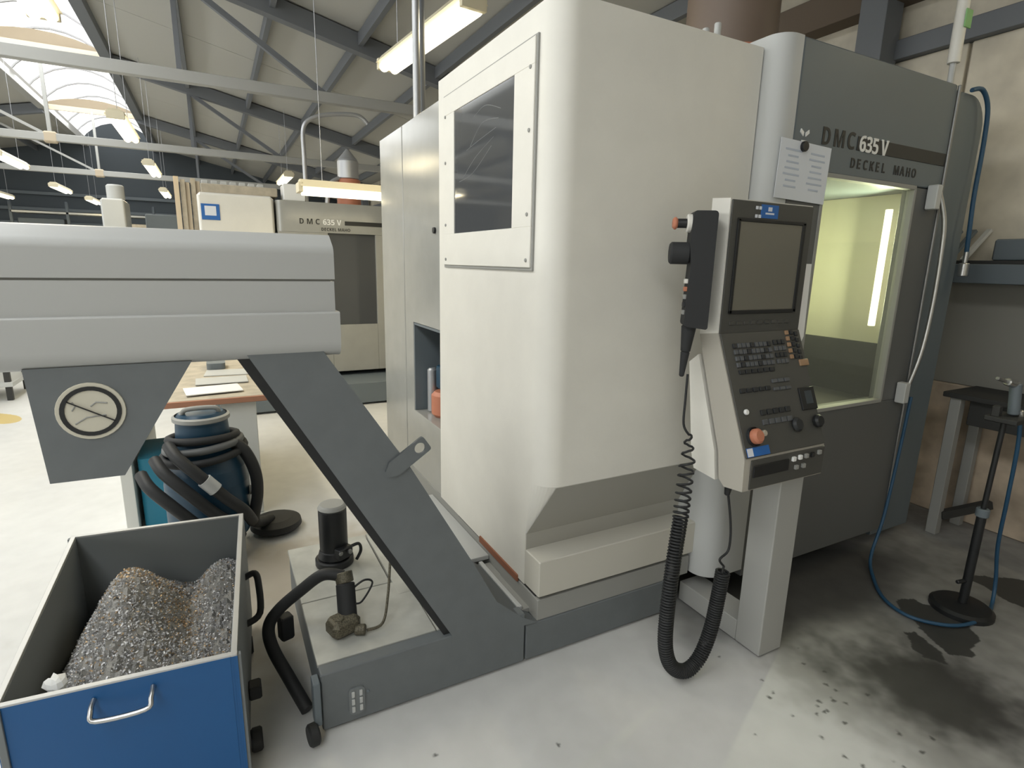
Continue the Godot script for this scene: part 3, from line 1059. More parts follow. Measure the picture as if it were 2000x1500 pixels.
	cyl(st, Vector3(3.11, 1.26, -1.75), Vector3(3.11, 1.86, -1.75), 0.017, 12)
	part("work_light", st, M["work tube"], t, "glowing work light tube behind the door window")
	area(Vector3(3.085, 1.56, -1.765), Vector2(0.04, 0.58), Vector3(0, PI / 2 - 0.5, 0), Color(0.97, 1.0, 0.80), 1.2, "work_light_glow")
	st = mb()
	bb(st, 2.55, 2.75, 1.3, 1.944, -2.3, -2.1, 0.02)
	part("spindle_head", st, M["inside pale"], t)
	# lettering and stripe
	st = mb()
	bb(st, 2.492, 3.205, 2.055, 2.112, DOOR - 0.001, DOOR + 0.003, 0.001)
	part("stripe", st, M["black"], t)
	var lx := 2.245
	for ch in ["D", "M", "C"]:
		text("lettering", ch, Vector3(lx, 2.03, DOOR), 0.068, M["black"], t)
		lx += 0.094 if ch == "M" else 0.078
	lx = 2.502
	for ch in ["6", "3", "5", "V"]:
		text("lettering", ch, Vector3(lx, 2.03, DOOR + 0.003), 0.064, M["white"], t)
		lx += 0.047 if ch != "5" else 0.066
	lx = 2.46
	for ch in "DECKEL MAHO":
		text("lettering", ch, Vector3(lx, 1.968, DOOR), 0.040, M["black"], t)
		lx += 0.055 if ch == "M" else 0.0465
	st = mb()
	for s in [-1, 1]:
		ext(st, PackedVector2Array([Vector2(2.14 + s * 0.006, 2.085), Vector2(2.14 + s * 0.024, 2.097), Vector2(2.14 + s * 0.027, 2.084), Vector2(2.14 + s * 0.008, 2.07)]), fxy, DOOR, DOOR + 0.004)
	ext(st, PackedVector2Array([Vector2(2.125, 2.055), Vector2(2.155, 2.055), Vector2(2.148, 2.035), Vector2(2.132, 2.035)]), fxy, DOOR, DOOR + 0.004)
	part("emblem", st, M["white"], t)
	# handle
	st = mb()
	bb(st, 3.09, 3.135, 1.845, 1.96, DOOR, DOOR + 0.05, 0.006)
	bb(st, 3.115, 3.16, 0.875, 0.985, DOOR, DOOR + 0.05, 0.006)
	var hd := part("door_handle", st, M["column enamel"], t, "long bowed grab handle")
	st = mb()
	tube(st, curve([Vector3(3.125, 1.955, -1.55), Vector3(3.19, 1.8, -1.53), Vector3(3.21, 1.62, -1.525), Vector3(3.215, 1.37, -1.525), Vector3(3.195, 1.13, -1.53), Vector3(3.15, 0.92, -1.55)]), 0.011, 10)
	part("grip", st, M["steel"], hd)
	st = mb()
	cyl(st, Vector3(3.213, 0.15, -1.575), Vector3(3.213, 2.42, -1.575), 0.008, 8)
	part("door_trim", st, M["dull steel"], t)
	# side housing at the right
	st = mb()
	ext(st, rnd([Vector2(3.225, 0.06), Vector2(3.60, 0.06), Vector2(3.63, 2.43), Vector2(3.225, 2.43)], [0, 0, 0.15, 0], 8), fxy, -2.4, -1.64)
	part("side_housing", st, M["slate enamel"], t)
	# extraction duct on the roof
	st = mb()
	cyl(st, Vector3(2.34, 2.426, -2.2), Vector3(2.34, 2.56, -2.2), 0.225, 28, 0.006)
	part("duct_flange", st, M["orange"], t)
	st = mb()
	cyl(st, Vector3(2.34, 2.5, -2.2), Vector3(2.34, 3.9, -2.2), 0.215, 28, 0.006)
	part("duct", st, M["duct brown"], t)
	for k in 2:
		st = mb()
		cyl(st, Vector3(1.72 + 0.06 * k, top - 0.01, -1.74), Vector3(1.72 + 0.06 * k, top + 0.045 + 0.03 * k, -1.74), 0.013, 10)
		part("pipe_union", st, M["column enamel"], t)
	# cream upright pipe with a green sticker, right of the door housing
	t = thing("air_pipe", "cream upright pipe with a green sticker rising above the right end of the machine", "pipe")
	st = mb()
	cyl(st, Vector3(3.29, 2.431, -1.66), Vector3(3.29, 2.56, -1.66), 0.014, 10)
	part("nipple", st, M["column enamel"], t)
	st = mb()
	cyl(st, Vector3(3.29, 2.55, -1.66), Vector3(3.29, 3.60, -1.66), 0.027, 14)
	part("pipe", st, M["cream enamel"], t)
	st = mb()
	bb(st, 3.27, 3.325, 2.70, 2.78, -1.635, -1.628, 0.002)
	part("sticker", st, M["green sticker"], t)
	# notice held by a magnet
	t = thing("paper_notice", "pale printed sheet held by a round magnet beside the machine's lettering", "notice")
	st = mb()
	var b := Basis(Vector3(0, 0, 1), -0.03)
	bx(st, Vector3(0.315, 0.225, 0.002), Transform3D(b, Vector3(2.155, 1.935, DOOR + 0.006)), 0.0005)
	part("sheet", st, M["paper"], t)
	st = mb()
	for k in 7:
		for q in 2:
			bx(st, Vector3(0.1 - 0.012 * ((k * 3 + q) % 4), 0.007, 0.001), Transform3D(b, Vector3(2.155, 1.935, DOOR + 0.0075) + b * Vector3(-0.075 + 0.15 * q, 0.075 - k * 0.023, 0)), 0.0002)
	part("print", st, M["ink"], t)
	st = mb()
	cyl(st, Vector3(2.135, 2.03, DOOR + 0.006), Vector3(2.135, 2.03, DOOR + 0.02), 0.02, 14)
	part("magnet", st, M["black"], t)

# ------------------------------------------------------------------ chip conveyor
func conveyor() -> void:
	var t := thing("chip_conveyor", "grey swarf conveyor with a long rounded pale cover, sloping arm and base beside the machine", "conveyor")
	var zb := -2.1
	# base, in two lengths with a joint
	var st := mb()
	bb(st, 0.20, 0.966, 0.008, 0.222, -1.72, FRONT, 0.006)
	part("base_panel", st, M["conveyor grey"], t)
	st = mb()
	bb(st, 0.970, 1.70, 0.008, 0.165, -1.72, FRONT, 0.006)
	part("base_panel", st, M["conveyor grey"], t)
	# sloping arm
	st = mb()
	ext(st, PackedVector2Array([Vector2(0.658, 0.19), Vector2(1.022, 0.165), Vector2(0.951, 0.208), Vector2(0.839, 0.309), Vector2(0.754, 0.47), Vector2(0.513, 0.897), Vector2(0.255, 1.30), Vector2(0.055, 1.30), Vector2(0.66, 0.222)]), fxy, zb, FRONT + 0.001)
	part("arm", st, M["conveyor grey"], t)
	st = mb()
	bar(st, Vector3(0.046, 1.29, FRONT - 0.02), Vector3(0.655, 0.215, FRONT - 0.02), 0.006, 0.03)
	part("arm_flange", st, M["black"], t)
	# head cover: upper shell, groove, lower shell with a lip
	var x0 := -0.85
	var x1 := 0.304
	st = mb()
	var f := func(p: Vector2, d: float) -> Vector3: return Vector3(d, p.y, p.x)
	ext(st, rnd([Vector2(-2.2, 1.493), Vector2(FRONT, 1.493), Vector2(FRONT, 1.578), Vector2(FRONT - 0.062, 1.617), Vector2(-2.2, 1.617)], [0, 0, 0.03, 0.03, 0.055], 6), f, x0, x1)
	ext(st, PackedVector2Array([Vector2(-2.19, 1.40), Vector2(FRONT - 0.001, 1.40), Vector2(FRONT - 0.001, 1.487), Vector2(-2.19, 1.487)]), f, x0, x1 - 0.002)
	part("head_cover", st, M["cover grey"], t)
	st = mb()
	ext(st, PackedVector2Array([Vector2(-2.18, 1.48), Vector2(FRONT - 0.008, 1.48), Vector2(FRONT - 0.008, 1.5), Vector2(-2.18, 1.5)]), f, x0 + 0.01, x1 - 0.01)
	part("groove", st, M["base grey"], t)
	st = mb()
	ext(st, rnd([Vector2(-2.21, 1.272), Vector2(FRONT + 0.012, 1.272), Vector2(FRONT + 0.012, 1.402), Vector2(-2.21, 1.402)], [0.05, 0.045, 0.006, 0.006], 8), f, x0, x1 + 0.008)
	part("head_tray", st, M["cover grey"], t)
	# discharge hopper
	st = mb()
	ext(st, PackedVector2Array([Vector2(-0.418, 1.28), Vector2(-0.07, 1.28), Vector2(-0.246, 0.99), Vector2(-0.40, 0.992)]), fxy, zb, FRONT - 0.002)
	var hp := part("discharge_chute", st, M["conveyor grey"], t)
	var c := Vector3(-0.297, 1.168, FRONT)
	st = mb()
	cyl(st, c - Vector3(0, 0, 0.004), c + Vector3(0, 0, 0.002), 0.072, 32, 0.001)
	var sg := part("prohibition_sign", st, M["sign cream"], hp, "round cream and black sign with a diagonal bar")
	st = mb()
	lathe(st, [Vector2(0.053, 0.002), Vector2(0.053, 0.004), Vector2(0.063, 0.004), Vector2(0.063, 0.002)], Transform3D(Basis(Vector3(1, 0, 0), PI / 2), c), 32)
	var d := Vector3(cos(-0.55), sin(-0.55), 0)
	bar(st, c - d * 0.055 + Vector3(0, 0, 0.003), c + d * 0.055 + Vector3(0, 0, 0.003), 0.009, 0.002)
	part("sign_bar", st, M["black"], sg)
	st = mb()
	tube(st, [c + Vector3(-0.035, -0.03, 0.002), c + Vector3(-0.01, -0.015, 0.002), c + Vector3(0.03, -0.012, 0.002)], 0.0022, 5)
	tube(st, [c + Vector3(0.0, 0.012, 0.002), c + Vector3(0.012, 0.022, 0.002), c + Vector3(0.035, 0.018, 0.002)], 0.0022, 5)
	tube(st, [c + Vector3(-0.038, 0.004, 0.002), c + Vector3(-0.03, 0.016, 0.002), c + Vector3(-0.036, 0.026, 0.002)], 0.002, 5)
	part("sign_figure", st, M["base grey"], sg)
	# lifting lug
	st = mb()
	var dir := Vector2(0.83, 0.56).normalized()
	var nn := Vector2(-dir.y, dir.x)
	var o := Vector2(0.438, 0.884)
	var outer := rnd([o - nn * 0.028, o + dir * 0.160 - nn * 0.028, o + dir * 0.160 + nn * 0.028, o + nn * 0.028], [0, 0.008, 0.008, 0], 3)
	var eye := o + dir * 0.130
	var za := FRONT + 0.002
	var zc := FRONT + 0.012
	var oi := []
	var ii := []
	for k in 36:
		var dk := dir.rotated(TAU * (k + 0.5) / 36.0)
		var best := 1.0
		for m in outer.size():
			var hit = Geometry2D.segment_intersects_segment(eye, eye + dk, outer[m], outer[(m + 1) % outer.size()])
			if hit != null:
				best = minf(best, eye.distance_to(hit))
		oi.append(eye + dk * best)
		ii.append(eye + dk * 0.0185)
	for k in 36:
		var j := (k + 1) % 36
		quad(st, fxy(oi[k], zc), fxy(oi[j], zc), fxy(ii[j], zc), fxy(ii[k], zc), Vector3(0, 0, 1))
		quad(st, fxy(oi[k], za), fxy(oi[j], za), fxy(ii[j], za), fxy(ii[k], za), Vector3(0, 0, -1))
		var nk: Vector2 = (ii[k] + ii[j]) / 2.0 - eye
		quad(st, fxy(oi[k], za), fxy(oi[j], za), fxy(oi[j], zc), fxy(oi[k], zc), Vector3(nk.x, nk.y, 0).normalized())
		quad(st, fxy(ii[k], za), fxy(ii[j], za), fxy(ii[j], zc), fxy(ii[k], zc), -Vector3(nk.x, nk.y, 0).normalized())
	part("lifting_lug", st, M["conveyor grey"], t)
	# socket plate on the base
	st = mb()
	ext(st, rnd([Vector2(0.287, 0.036), Vector2(0.340, 0.036), Vector2(0.340, 0.138), Vector2(0.287, 0.138)], [0.02, 0.02, 0.012, 0.012], 5), fxy, FRONT - 0.002, FRONT + 0.006)
	var sp := part("socket_plate", st, M["bin steel"], t)
	for k in 3:
		for s in [-1, 1]:
			st = mb()
			bx(st, Vector3(0.011, 0.022, 0.006), Transform3D(Basis(), Vector3(0.314 + s * 0.013, 0.06 + k * 0.029, FRONT + 0.008)), 0.003)
			part("socket_lug", st, M["column enamel"], sp)
	st = mb()
	cyl(st, Vector3(0.352, 0.108, FRONT - 0.002), Vector3(0.352, 0.108, FRONT + 0.003), 0.006, 10)
	part("screw", st, M["slate enamel"], t)
	# castor at the left end
	st = mb()
	cyl(st, Vector3(0.15, 0.036, -1.635), Vector3(0.182, 0.036, -1.64), 0.036, 18, 0.006)
	part("castor", st, M["rubber"], t)
	st = mb()
	bb(st, 0.174, 0.198, 0.05, 0.21, -1.70, -1.645, 0.004)
	part("castor_bracket", st, M["slate enamel"], t)

func tank() -> void:
	var t := thing("coolant_tank", "low coolant tank with a pale lid behind the conveyor base", "tank")
	var st := mb()
	bb(st, 0.204, 0.92, 0.012, 0.205, -2.56, -1.725, 0.006)
	part("tank_body", st, M["slate enamel"], t)
	st = mb()
	bb(st, 0.200, 0.62, 0.205, 0.222, -2.10, -1.722, 0.003)
	part("lid", st, M["tank lid"], t)
	st = mb()
	bb(st, 0.200, 0.555, 0.205, 0.221, -2.57, -2.106, 0.003)
	part("lid", st, M["tank lid"], t)
	st = mb()
	bb(st, 0.561, 0.92, 0.205, 0.224, -2.57, -2.0, 0.003)
	part("lid", st, M["tank lid"], t)
	st = mb()
	bb(st, 0.623, 0.92, 0.205, 0.222, -1.995, -1.722, 0.003)
	part("lid", st, M["tank lid"], t)
	# pump
	t = thing("coolant_pump", "black upright coolant pump motor standing on the tank lid", "pump")
	var p := Vector3(0.375, 0.222, -2.36)
	st = mb()
	cyl(st, p, p + Vector3(0, 0.035, 0), 0.082, 24, 0.006)
	part("flange", st, M["black"], t)
	st = mb()
	cyl(st, p + Vector3(0, 0.035, 0), p + Vector3(0, 0.075, 0), 0.07, 24, 0.006, 0.062)
	part("motor_foot", st, M["black"], t)
	st = mb()
	cyl(st, p + Vector3(0, 0.075, 0), p + Vector3(0, 0.262, 0), 0.06, 28, 0.003)
	part("motor", st, M["black"], t)
	st = mb()
	cyl(st, p + Vector3(0, 0.262, 0), p + Vector3(0, 0.285, 0), 0.062, 28, 0.006, 0.056)
	part("fan_cover", st, M["base grey"], t)
	st = mb()
	bx(st, Vector3(0.075, 0.05, 0.04), Transform3D(Basis(Vector3.UP, 0.5), p + Vector3(0.03, 0.075, 0.06)), 0.006)
	var jb := part("terminal_box", st, M["black"], t)
	for s in [-1, 1]:
		st = mb()
		cyl(st, p + Vector3(0.03 + s * 0.02, 0.085, 0.08), p + Vector3(0.035 + s * 0.02, 0.085, 0.092), 0.01, 10)
		part("gland", st, M["dull steel"], jb)
	st = mb()
	tube(st, curve([p + Vector3(0.065, 0.085, 0.04), p + Vector3(0.10, 0.09, 0.04), p + Vector3(0.11, 0.05, 0.03), p + Vector3(0.09, 0.01, 0.03)]), 0.007, 6)
	part("cable", st, M["rubber"], t)
	# valve with brass fittings
	t = thing("flow_valve", "grimy solenoid valve with brass fittings on the front of the tank lid", "valve")
	p = Vector3(0.328, 0.222, -1.86)
	st = mb()
	bx(st, Vector3(0.11, 0.07, 0.09), Transform3D(Basis(Vector3.UP, 0.3), p + Vector3(-0.015, 0.035, 0.005)), 0.02)
	part("valve_body", st, M["grimy brass"], t)
	st = mb()
	cyl(st, p + Vector3(0.005, 0.04, -0.01), p + Vector3(0.012, 0.15, -0.07), 0.034, 14, 0.004)
	part("coil", st, M["soft black"], t)
	st = mb()
	cyl(st, p + Vector3(0.012, 0.15, -0.07), p + Vector3(0.01, 0.185, -0.09), 0.033, 6, 0.003)
	part("hex_nut", st, M["grimy brass"], t)
	st = mb()
	cyl(st, p + Vector3(0.02, 0.02, 0.035), p + Vector3(0.055, 0.02, 0.05), 0.02, 10, 0.004)
	part("fitting", st, M["grimy brass"], t)
	st = mb()
	cyl(st, p + Vector3(-0.03, 0.06, 0.02), p + Vector3(-0.03, 0.075, 0.02), 0.018, 6, 0.002)
	part("fitting", st, M["grimy brass"], t)
	st = mb()
	tube(st, curve([p + Vector3(0.03, 0.13, -0.05), p + Vector3(0.08, 0.15, -0.06), p + Vector3(0.11, 0.13, -0.06), p + Vector3(0.06, 0.09, -0.02), p + Vector3(0.03, 0.09, -0.02)]), 0.004, 6)
	part("cable", st, M["rubber"], t)
	st = mb()
	tube(st, curve([p + Vector3(0.06, 0.015, 0.05), p + Vector3(0.12, 0.02, 0.04), p + Vector3(0.16, 0.08, -0.03), p + Vector3(0.19, 0.17, -0.1), p + Vector3(0.22, 0.25, -0.18), p + Vector3(0.225, 0.30, -0.2)]), 0.0055, 6)
	part("drain_line", st, M["grimy brass"], t)
	# black hose
	st = mb()
	tube(st, curve([Vector3(0.336, 0.394, -1.945), Vector3(0.268, 0.40, -1.975), Vector3(0.19, 0.345, -1.995), Vector3(0.115, 0.275, -2.02), Vector3(0.075, 0.215, -2.02), Vector3(0.08, 0.155, -1.97), Vector3(0.125, 0.085, -1.86), Vector3(0.165, 0.03, -1.76)], 8), 0.022, 12)
	tag(part("coolant_hose", st, M["rubber"], self), "thick black hose arching from the brass valve to the floor beside the tank", "hose")
	st = mb()
	bx(st, Vector3(0.05, 0.10, 0.05), Transform3D(Basis(Vector3.UP, 0.3), Vector3(0.135, 0.17, -2.06)), 0.008)
	tag(part("hose_clamp", st, M["rubber"], self), "black square clamp block on the hose at the tank's left side", "clamp")

# ------------------------------------------------------------------ bin of swarf
func bil(q: Array, u: float, v: float) -> Vector3:
	return q[0].lerp(q[1], u).lerp(q[3].lerp(q[2], u), v)

func heap(u: float, v: float) -> float:
	var a := 0.25 * exp(-((u - 0.38) * (u - 0.38) / 0.06 + (v - 0.36) * (v - 0.36) / 0.10))
	var b := 0.15 * exp(-((u - 0.88) * (u - 0.88) / 0.05 + (v - 0.14) * (v - 0.14) / 0.05))
	var c := 0.15 * exp(-((u - 0.42) * (u - 0.42) / 0.16 + (v - 0.80) * (v - 0.80) / 0.12))
	return 0.225 + a + b + c - 0.05 * exp(-((u - 0.68) * (u - 0.68) / 0.008 + (v - 0.25) * (v - 0.25) / 0.08)) - 0.07 * smoothstep(0.12, 0.0, u) * smoothstep(0.95, 0.2, v)

func bin() -> void:
	# corners of the rim: back left, back right, front right, front left
	var R := [Vector3(-0.545, 0.525, -2.42), Vector3(0.028, 0.515, -2.385), Vector3(-0.027, 0.485, -1.515), Vector3(-0.56, 0.475, -1.575)]
	var B := []
	for i in 4:
		B.append(Vector3(R[i].x * 1.0, 0.06, R[i].z))
	var cen: Vector3 = (R[0] + R[2]) / 2
	var t := thing("chip_bin", "blue steel bin of metal swarf standing at the lower left under the chute", "bin")
	for i in 4:
		var j := (i + 1) % 4
		var out := Vector3(R[j].z - R[i].z, 0, -(R[j].x - R[i].x)).normalized()
		if out.dot((R[i] + R[j]) / 2 - cen) < 0:
			out = -out
		var th := out * 0.012
		for side in 2:
			var st := mb()
			var off := Vector3.ZERO if side == 0 else -th
			var off2 := -th * 0.5 if side == 0 else -th * 1.5
			quad(st, B[i] + off, B[j] + off, R[j] + off, R[i] + off, out)
			quad(st, B[i] + off2, B[j] + off2, R[j] + off2, R[i] + off2, -out)
			quad(st, R[i] + off, R[j] + off, R[j] + off2, R[i] + off2, Vector3.UP)
			if side == 0:
				part("side_panel", st, M["blue"] if i == 2 else M["bin steel"], t)
			else:
				part("inner_lining", st, M["bin steel"], t)
		var st := mb()
		bar(st, R[i] - th * 0.7 + Vector3(0, 0.002, 0), R[j] - th * 0.7 + Vector3(0, 0.002, 0), 0.016, 0.008)
		part("rim", st, M["rim steel"], t)
		st = mb()
		bar(st, B[i] - th, R[i] - th, 0.016, 0.016)
		part("corner_angle", st, M["bin steel"], t)
	var st := mb()
	quad(st, B[0], B[1], B[2], B[3], Vector3.UP)
	part("bottom", st, M["bin steel"], t)
	# handle on the front
	var fd: Vector3 = (R[2] - R[3]).normalized()
	var fo := Vector3(-fd.z, 0, fd.x).normalized()
	if fo.z < 0:
		fo = -fo
	var h0: Vector3 = R[3] + fd * 0.205 + Vector3(0, -0.055, 0)
	var h1: Vector3 = R[3] + fd * 0.335 + Vector3(0, -0.055, 0)
	st = mb()
	tube(st, curve([h0 + Vector3(0, 0.022, 0), h0 + fo * 0.03 + Vector3(0, 0.012, 0), h0 + fo * 0.045 + fd * 0.012 - Vector3(0, 0.008, 0), h1 + fo * 0.045 - fd * 0.012 - Vector3(0, 0.008, 0), h1 + fo * 0.03 + Vector3(0, 0.012, 0), h1 + Vector3(0, 0.022, 0)], 5), 0.0065, 8)
	part("handle", st, M["steel"], t, "pale bent handle")
	# towing loop and wheel block on the right side
	st = mb()
	tube(st, curve([Vector3(0.01, 0.36, -2.15), Vector3(0.045, 0.37, -2.15), Vector3(0.055, 0.34, -2.12), Vector3(0.05, 0.26, -2.05), Vector3(0.0, 0.24, -2.03)], 5), 0.012, 8)
	part("side_loop", st, M["rubber"], t)
	for z in [-2.2, -1.7]:
		for x in [-0.48, 0.0]:
			st = mb()
			cyl(st, Vector3(x - 0.015, 0.036, z), Vector3(x + 0.02, 0.036, z), 0.036, 16, 0.006)
			part("castor", st, M["rubber"], t)
	st = mb()
	bb(st, -0.01, 0.03, 0.12, 0.17, -1.82, -1.77, 0.006)
	part("latch_block", st, M["rubber"], t)
	# the swarf: a heap and loose curls on it
	var I := []
	for i in 4:
		var p: Vector3 = R[i].lerp(cen, 0.05)
		I.append(Vector3(p.x, 0.0, p.z))
	st = mb()
	var n := 44
	var P := []
	for j in n + 1:
		for i in n + 1:
			var u := float(i) / n
			var v := float(j) / n
			var p := bil(I, u, v)
			P.append(p + Vector3(0, heap(u, v) + rng.randf_range(-0.012, 0.012), 0))
	for j in n:
		for i in n:
			var a: Vector3 = P[j * (n + 1) + i]
			var b: Vector3 = P[j * (n + 1) + i + 1]
			var c: Vector3 = P[(j + 1) * (n + 1) + i + 1]
			var d: Vector3 = P[(j + 1) * (n + 1) + i]
			var q := (b - a).cross(d - a).normalized()
			q = q if q.y > 0 else -q
			quad(st, a, b, c, d, q)
	t = thing("metal_swarf", "heap of grey and brassy metal chips piled in the blue bin", "swarf")
	t.set_meta("kind", "stuff")
	var hm := part("heap", st, M["swarf"], t)
	hm.set_meta("kind", "stuff")
	st = mb()
	var arc := []
	for k in 5:
		var a := -1.1 + 2.2 * k / 4
		arc.append(Vector2(sin(a), cos(a) - 0.7))
	for k in 4:
		var n0 := Vector3(sin(-1.1 + 2.2 * k / 4), cos(-1.1 + 2.2 * k / 4), 0)
		var n1 := Vector3(sin(-1.1 + 2.2 * (k + 1) / 4), cos(-1.1 + 2.2 * (k + 1) / 4), 0)
		quadn(st, Vector3(arc[k].x, arc[k].y, -0.4), Vector3(arc[k + 1].x, arc[k + 1].y, -0.3), Vector3(arc[k + 1].x, arc[k + 1].y, 0.45), Vector3(arc[k].x, arc[k].y, 0.35), n0, n1, n1, n0)
	var curl := st.commit()
	var cm := mat("chip", 1, 1, 1, 0.4, 0.15)
	cm.vertex_color_use_as_albedo = true
	cm.cull_mode = BaseMaterial3D.CULL_DISABLED
	var mm := MultiMesh.new()
	mm.transform_format = MultiMesh.TRANSFORM_3D
	mm.use_colors = true
	mm.mesh = curl
	mm.instance_count = 14000
	for k in 14000:
		var u := rng.randf_range(0.0, 1.0)
		var v := rng.randf_range(0.0, 1.0)
		var p := bil(I, u, v) + Vector3(0, heap(u, v) + rng.randf_range(-0.004, 0.010), 0)
		var s := rng.randf_range(0.0025, 0.0062)
		var bs := Basis.from_euler(Vector3(rng.randf() * TAU, rng.randf() * TAU, rng.randf() * TAU)).scaled(Vector3(s, s, s))
		mm.set_instance_transform(k, Transform3D(bs, p))
		var g := rng.randf_range(0.3, 1.0)
		var w := Color(g, g, g * 1.02)
		var brassy := exp(-((u - 0.40) * (u - 0.40) / 0.02 + (v - 0.28) * (v - 0.28) / 0.03)) + exp(-((u - 0.66) * (u - 0.66) / 0.006 + (v - 0.35) * (v - 0.35) / 0.06))
		if rng.randf() < brassy * 0.75 or rng.randf() < 0.08:
			w = Color(g * 1.0, g * 0.72, g * 0.42)
		mm.set_instance_color(k, w)
	var mi := MultiMeshInstance3D.new()
	mi.name = "chips"
	mi.multimesh = mm
	mi.material_override = cm
	mi.set_meta("kind", "stuff")
	t.add_child(mi, true)
	# white scrap of cloth in the front corner
	st = mb()
	var L := 7
	var S := 10
	var G := []
	for i in L + 1:
		var row := []
		for k in S:
			var th := PI * i / L
			var ph := TAU * k / S
			var rr := 0.024 * (1.0 + rng.randf_range(-0.35, 0.35)) if i > 0 and i < L else 0.02
			row.append(Vector3(-0.455, 0.432, -1.665) + Vector3(sin(th) * cos(ph) * 1.0, cos(th) * 1.35, sin(th) * sin(ph)) * rr)
		G.append(row)
	for i in L:
		for k in S:
			var j := (k + 1) % S
			var n0: Vector3 = ((G[i][k] + G[i + 1][j]) / 2.0 - Vector3(-0.455, 0.432, -1.665)).normalized()
			tri(st, G[i][k], G[i][j], G[i + 1][j], n0, n0, n0)
			tri(st, G[i][k], G[i + 1][j], G[i + 1][k], n0, n0, n0)
	tag(part("cloth_scrap", st, M["white"], self), "small white crumpled scrap in the front corner of the swarf bin", "scrap")

func vacuum() -> void:
	var t := thing("vacuum_cleaner", "dark blue industrial vacuum cleaner wrapped in black hoses, in front of the desk", "vacuum cleaner")
	var p := Vector3(-0.115, 0, -3.12)
	var T := Transform3D(Basis(), p)
	var st := mb()
	lathe(st, [Vector2(0, 0.10), Vector2(0.15, 0.10), Vector2(0.18, 0.13), Vector2(0.195, 0.2), Vector2(0.195, 0.42), Vector2(0.185, 0.5), Vector2(0.16, 0.57), Vector2(0.0, 0.58)], T, 32)
	part("drum", st, M["dark blue"], t)
	st = mb()
	lathe(st, [Vector2(0, 0.57), Vector2(0.155, 0.57), Vector2(0.158, 0.60), Vector2(0.125, 0.63), Vector2(0.118, 0.73), Vector2(0.12, 0.76), Vector2(0.10, 0.785), Vector2(0, 0.79)], T, 32)
	var hd := part("motor_head", st, M["dark blue"], t)
	st = mb()
	tube(st, curve([p + Vector3(-0.08, 0.78, 0.03), p + Vector3(-0.06, 0.81, 0.04), p + Vector3(0.06, 0.81, 0.04), p + Vector3(0.08, 0.78, 0.03)], 5), 0.012, 8)
	part("carry_handle", st, M["base grey"], hd)
	st = mb()
	lathe(st, [Vector2(0.122, 0.745), Vector2(0.13, 0.75), Vector2(0.13, 0.768), Vector2(0.118, 0.775)], T, 32)
	part("head_band", st, M["base grey"], hd)
	for k in 3:
		st = mb()
		var ring := []
		for i in 41:
			var an := TAU * i / 40.0
			var rr := 0.152 + 0.016 * k
			ring.append(p + Vector3(rr * cos(an), 0.655 - 0.038 * k + 0.018 * sin(an + k), rr * sin(an)))
		tube(st, ring, 0.02, 8)
		part("coiled_hose", st, M["soft black"] if k != 1 else M["hose grey"], t)
	for k in 3:
		st = mb()
		var sh := Vector3(-0.06, -0.062, 0.008) * k
		tube(st, curve([p + sh + Vector3(-0.145, 0.66, 0.12), p + sh + Vector3(-0.105, 0.62, 0.21), p + sh + Vector3(-0.02, 0.53, 0.255), p + sh + Vector3(0.075, 0.41, 0.25), p + sh + Vector3(0.15, 0.32, 0.23), p + sh + Vector3(0.19, 0.22, 0.16)], 8), 0.028, 10)
		part("suction_hose", st, M["rubber"], t)
	st = mb()
	tube(st, curve([p + Vector3(0.12, 0.64, 0.08), p + Vector3(0.18, 0.58, 0.09), p + Vector3(0.222, 0.46, 0.09), p + Vector3(0.225, 0.33, 0.08), p + Vector3(0.20, 0.18, 0.05), p + Vector3(0.24, 0.11, -0.06), p + Vector3(0.29, 0.08, -0.14)], 8), 0.03, 10)
	part("suction_hose", st, M["rubber"], t)
	st = mb()
	tube(st, [p + Vector3(-0.005, 0.512, 0.256), p + Vector3(0.04, 0.455, 0.254)], 0.034, 14)
	part("hose_cuff", st, M["column enamel"], t, "pale cuff on the hose")
	st = mb()
	cyl(st, p + Vector3(0.188, 0.35, 0.05), p + Vector3(0.2, 0.35, 0.05), 0.025, 12)
	part("latch", st, M["base grey"], t)
	for k in 4:
		var a := TAU * k / 4.0 + 0.6
		st = mb()
		var c := p + Vector3(0.16 * cos(a), 0.045, 0.16 * sin(a))
		cyl(st, c - Vector3(0.014, 0, 0), c + Vector3(0.014, 0, 0), 0.045, 14, 0.006)
		part("castor", st, M["rubber"], t)
	st = mb()
	bb(st, p.x - 0.15, p.x + 0.15, 0.08, 0.11, p.z - 0.15, p.z + 0.15, 0.01)
	part("chassis", st, M["slate enamel"], t)
	st = mb()
	lathe(st, [Vector2(0, 0.012), Vector2(0.12, 0.012), Vector2(0.14, 0.03), Vector2(0.135, 0.06), Vector2(0.09, 0.08), Vector2(0.0, 0.085)], Transform3D(Basis(), Vector3(0.205, 0, -3.28)), 28)
	part("floor_nozzle", st, M["rubber"], t, "flat round floor nozzle")

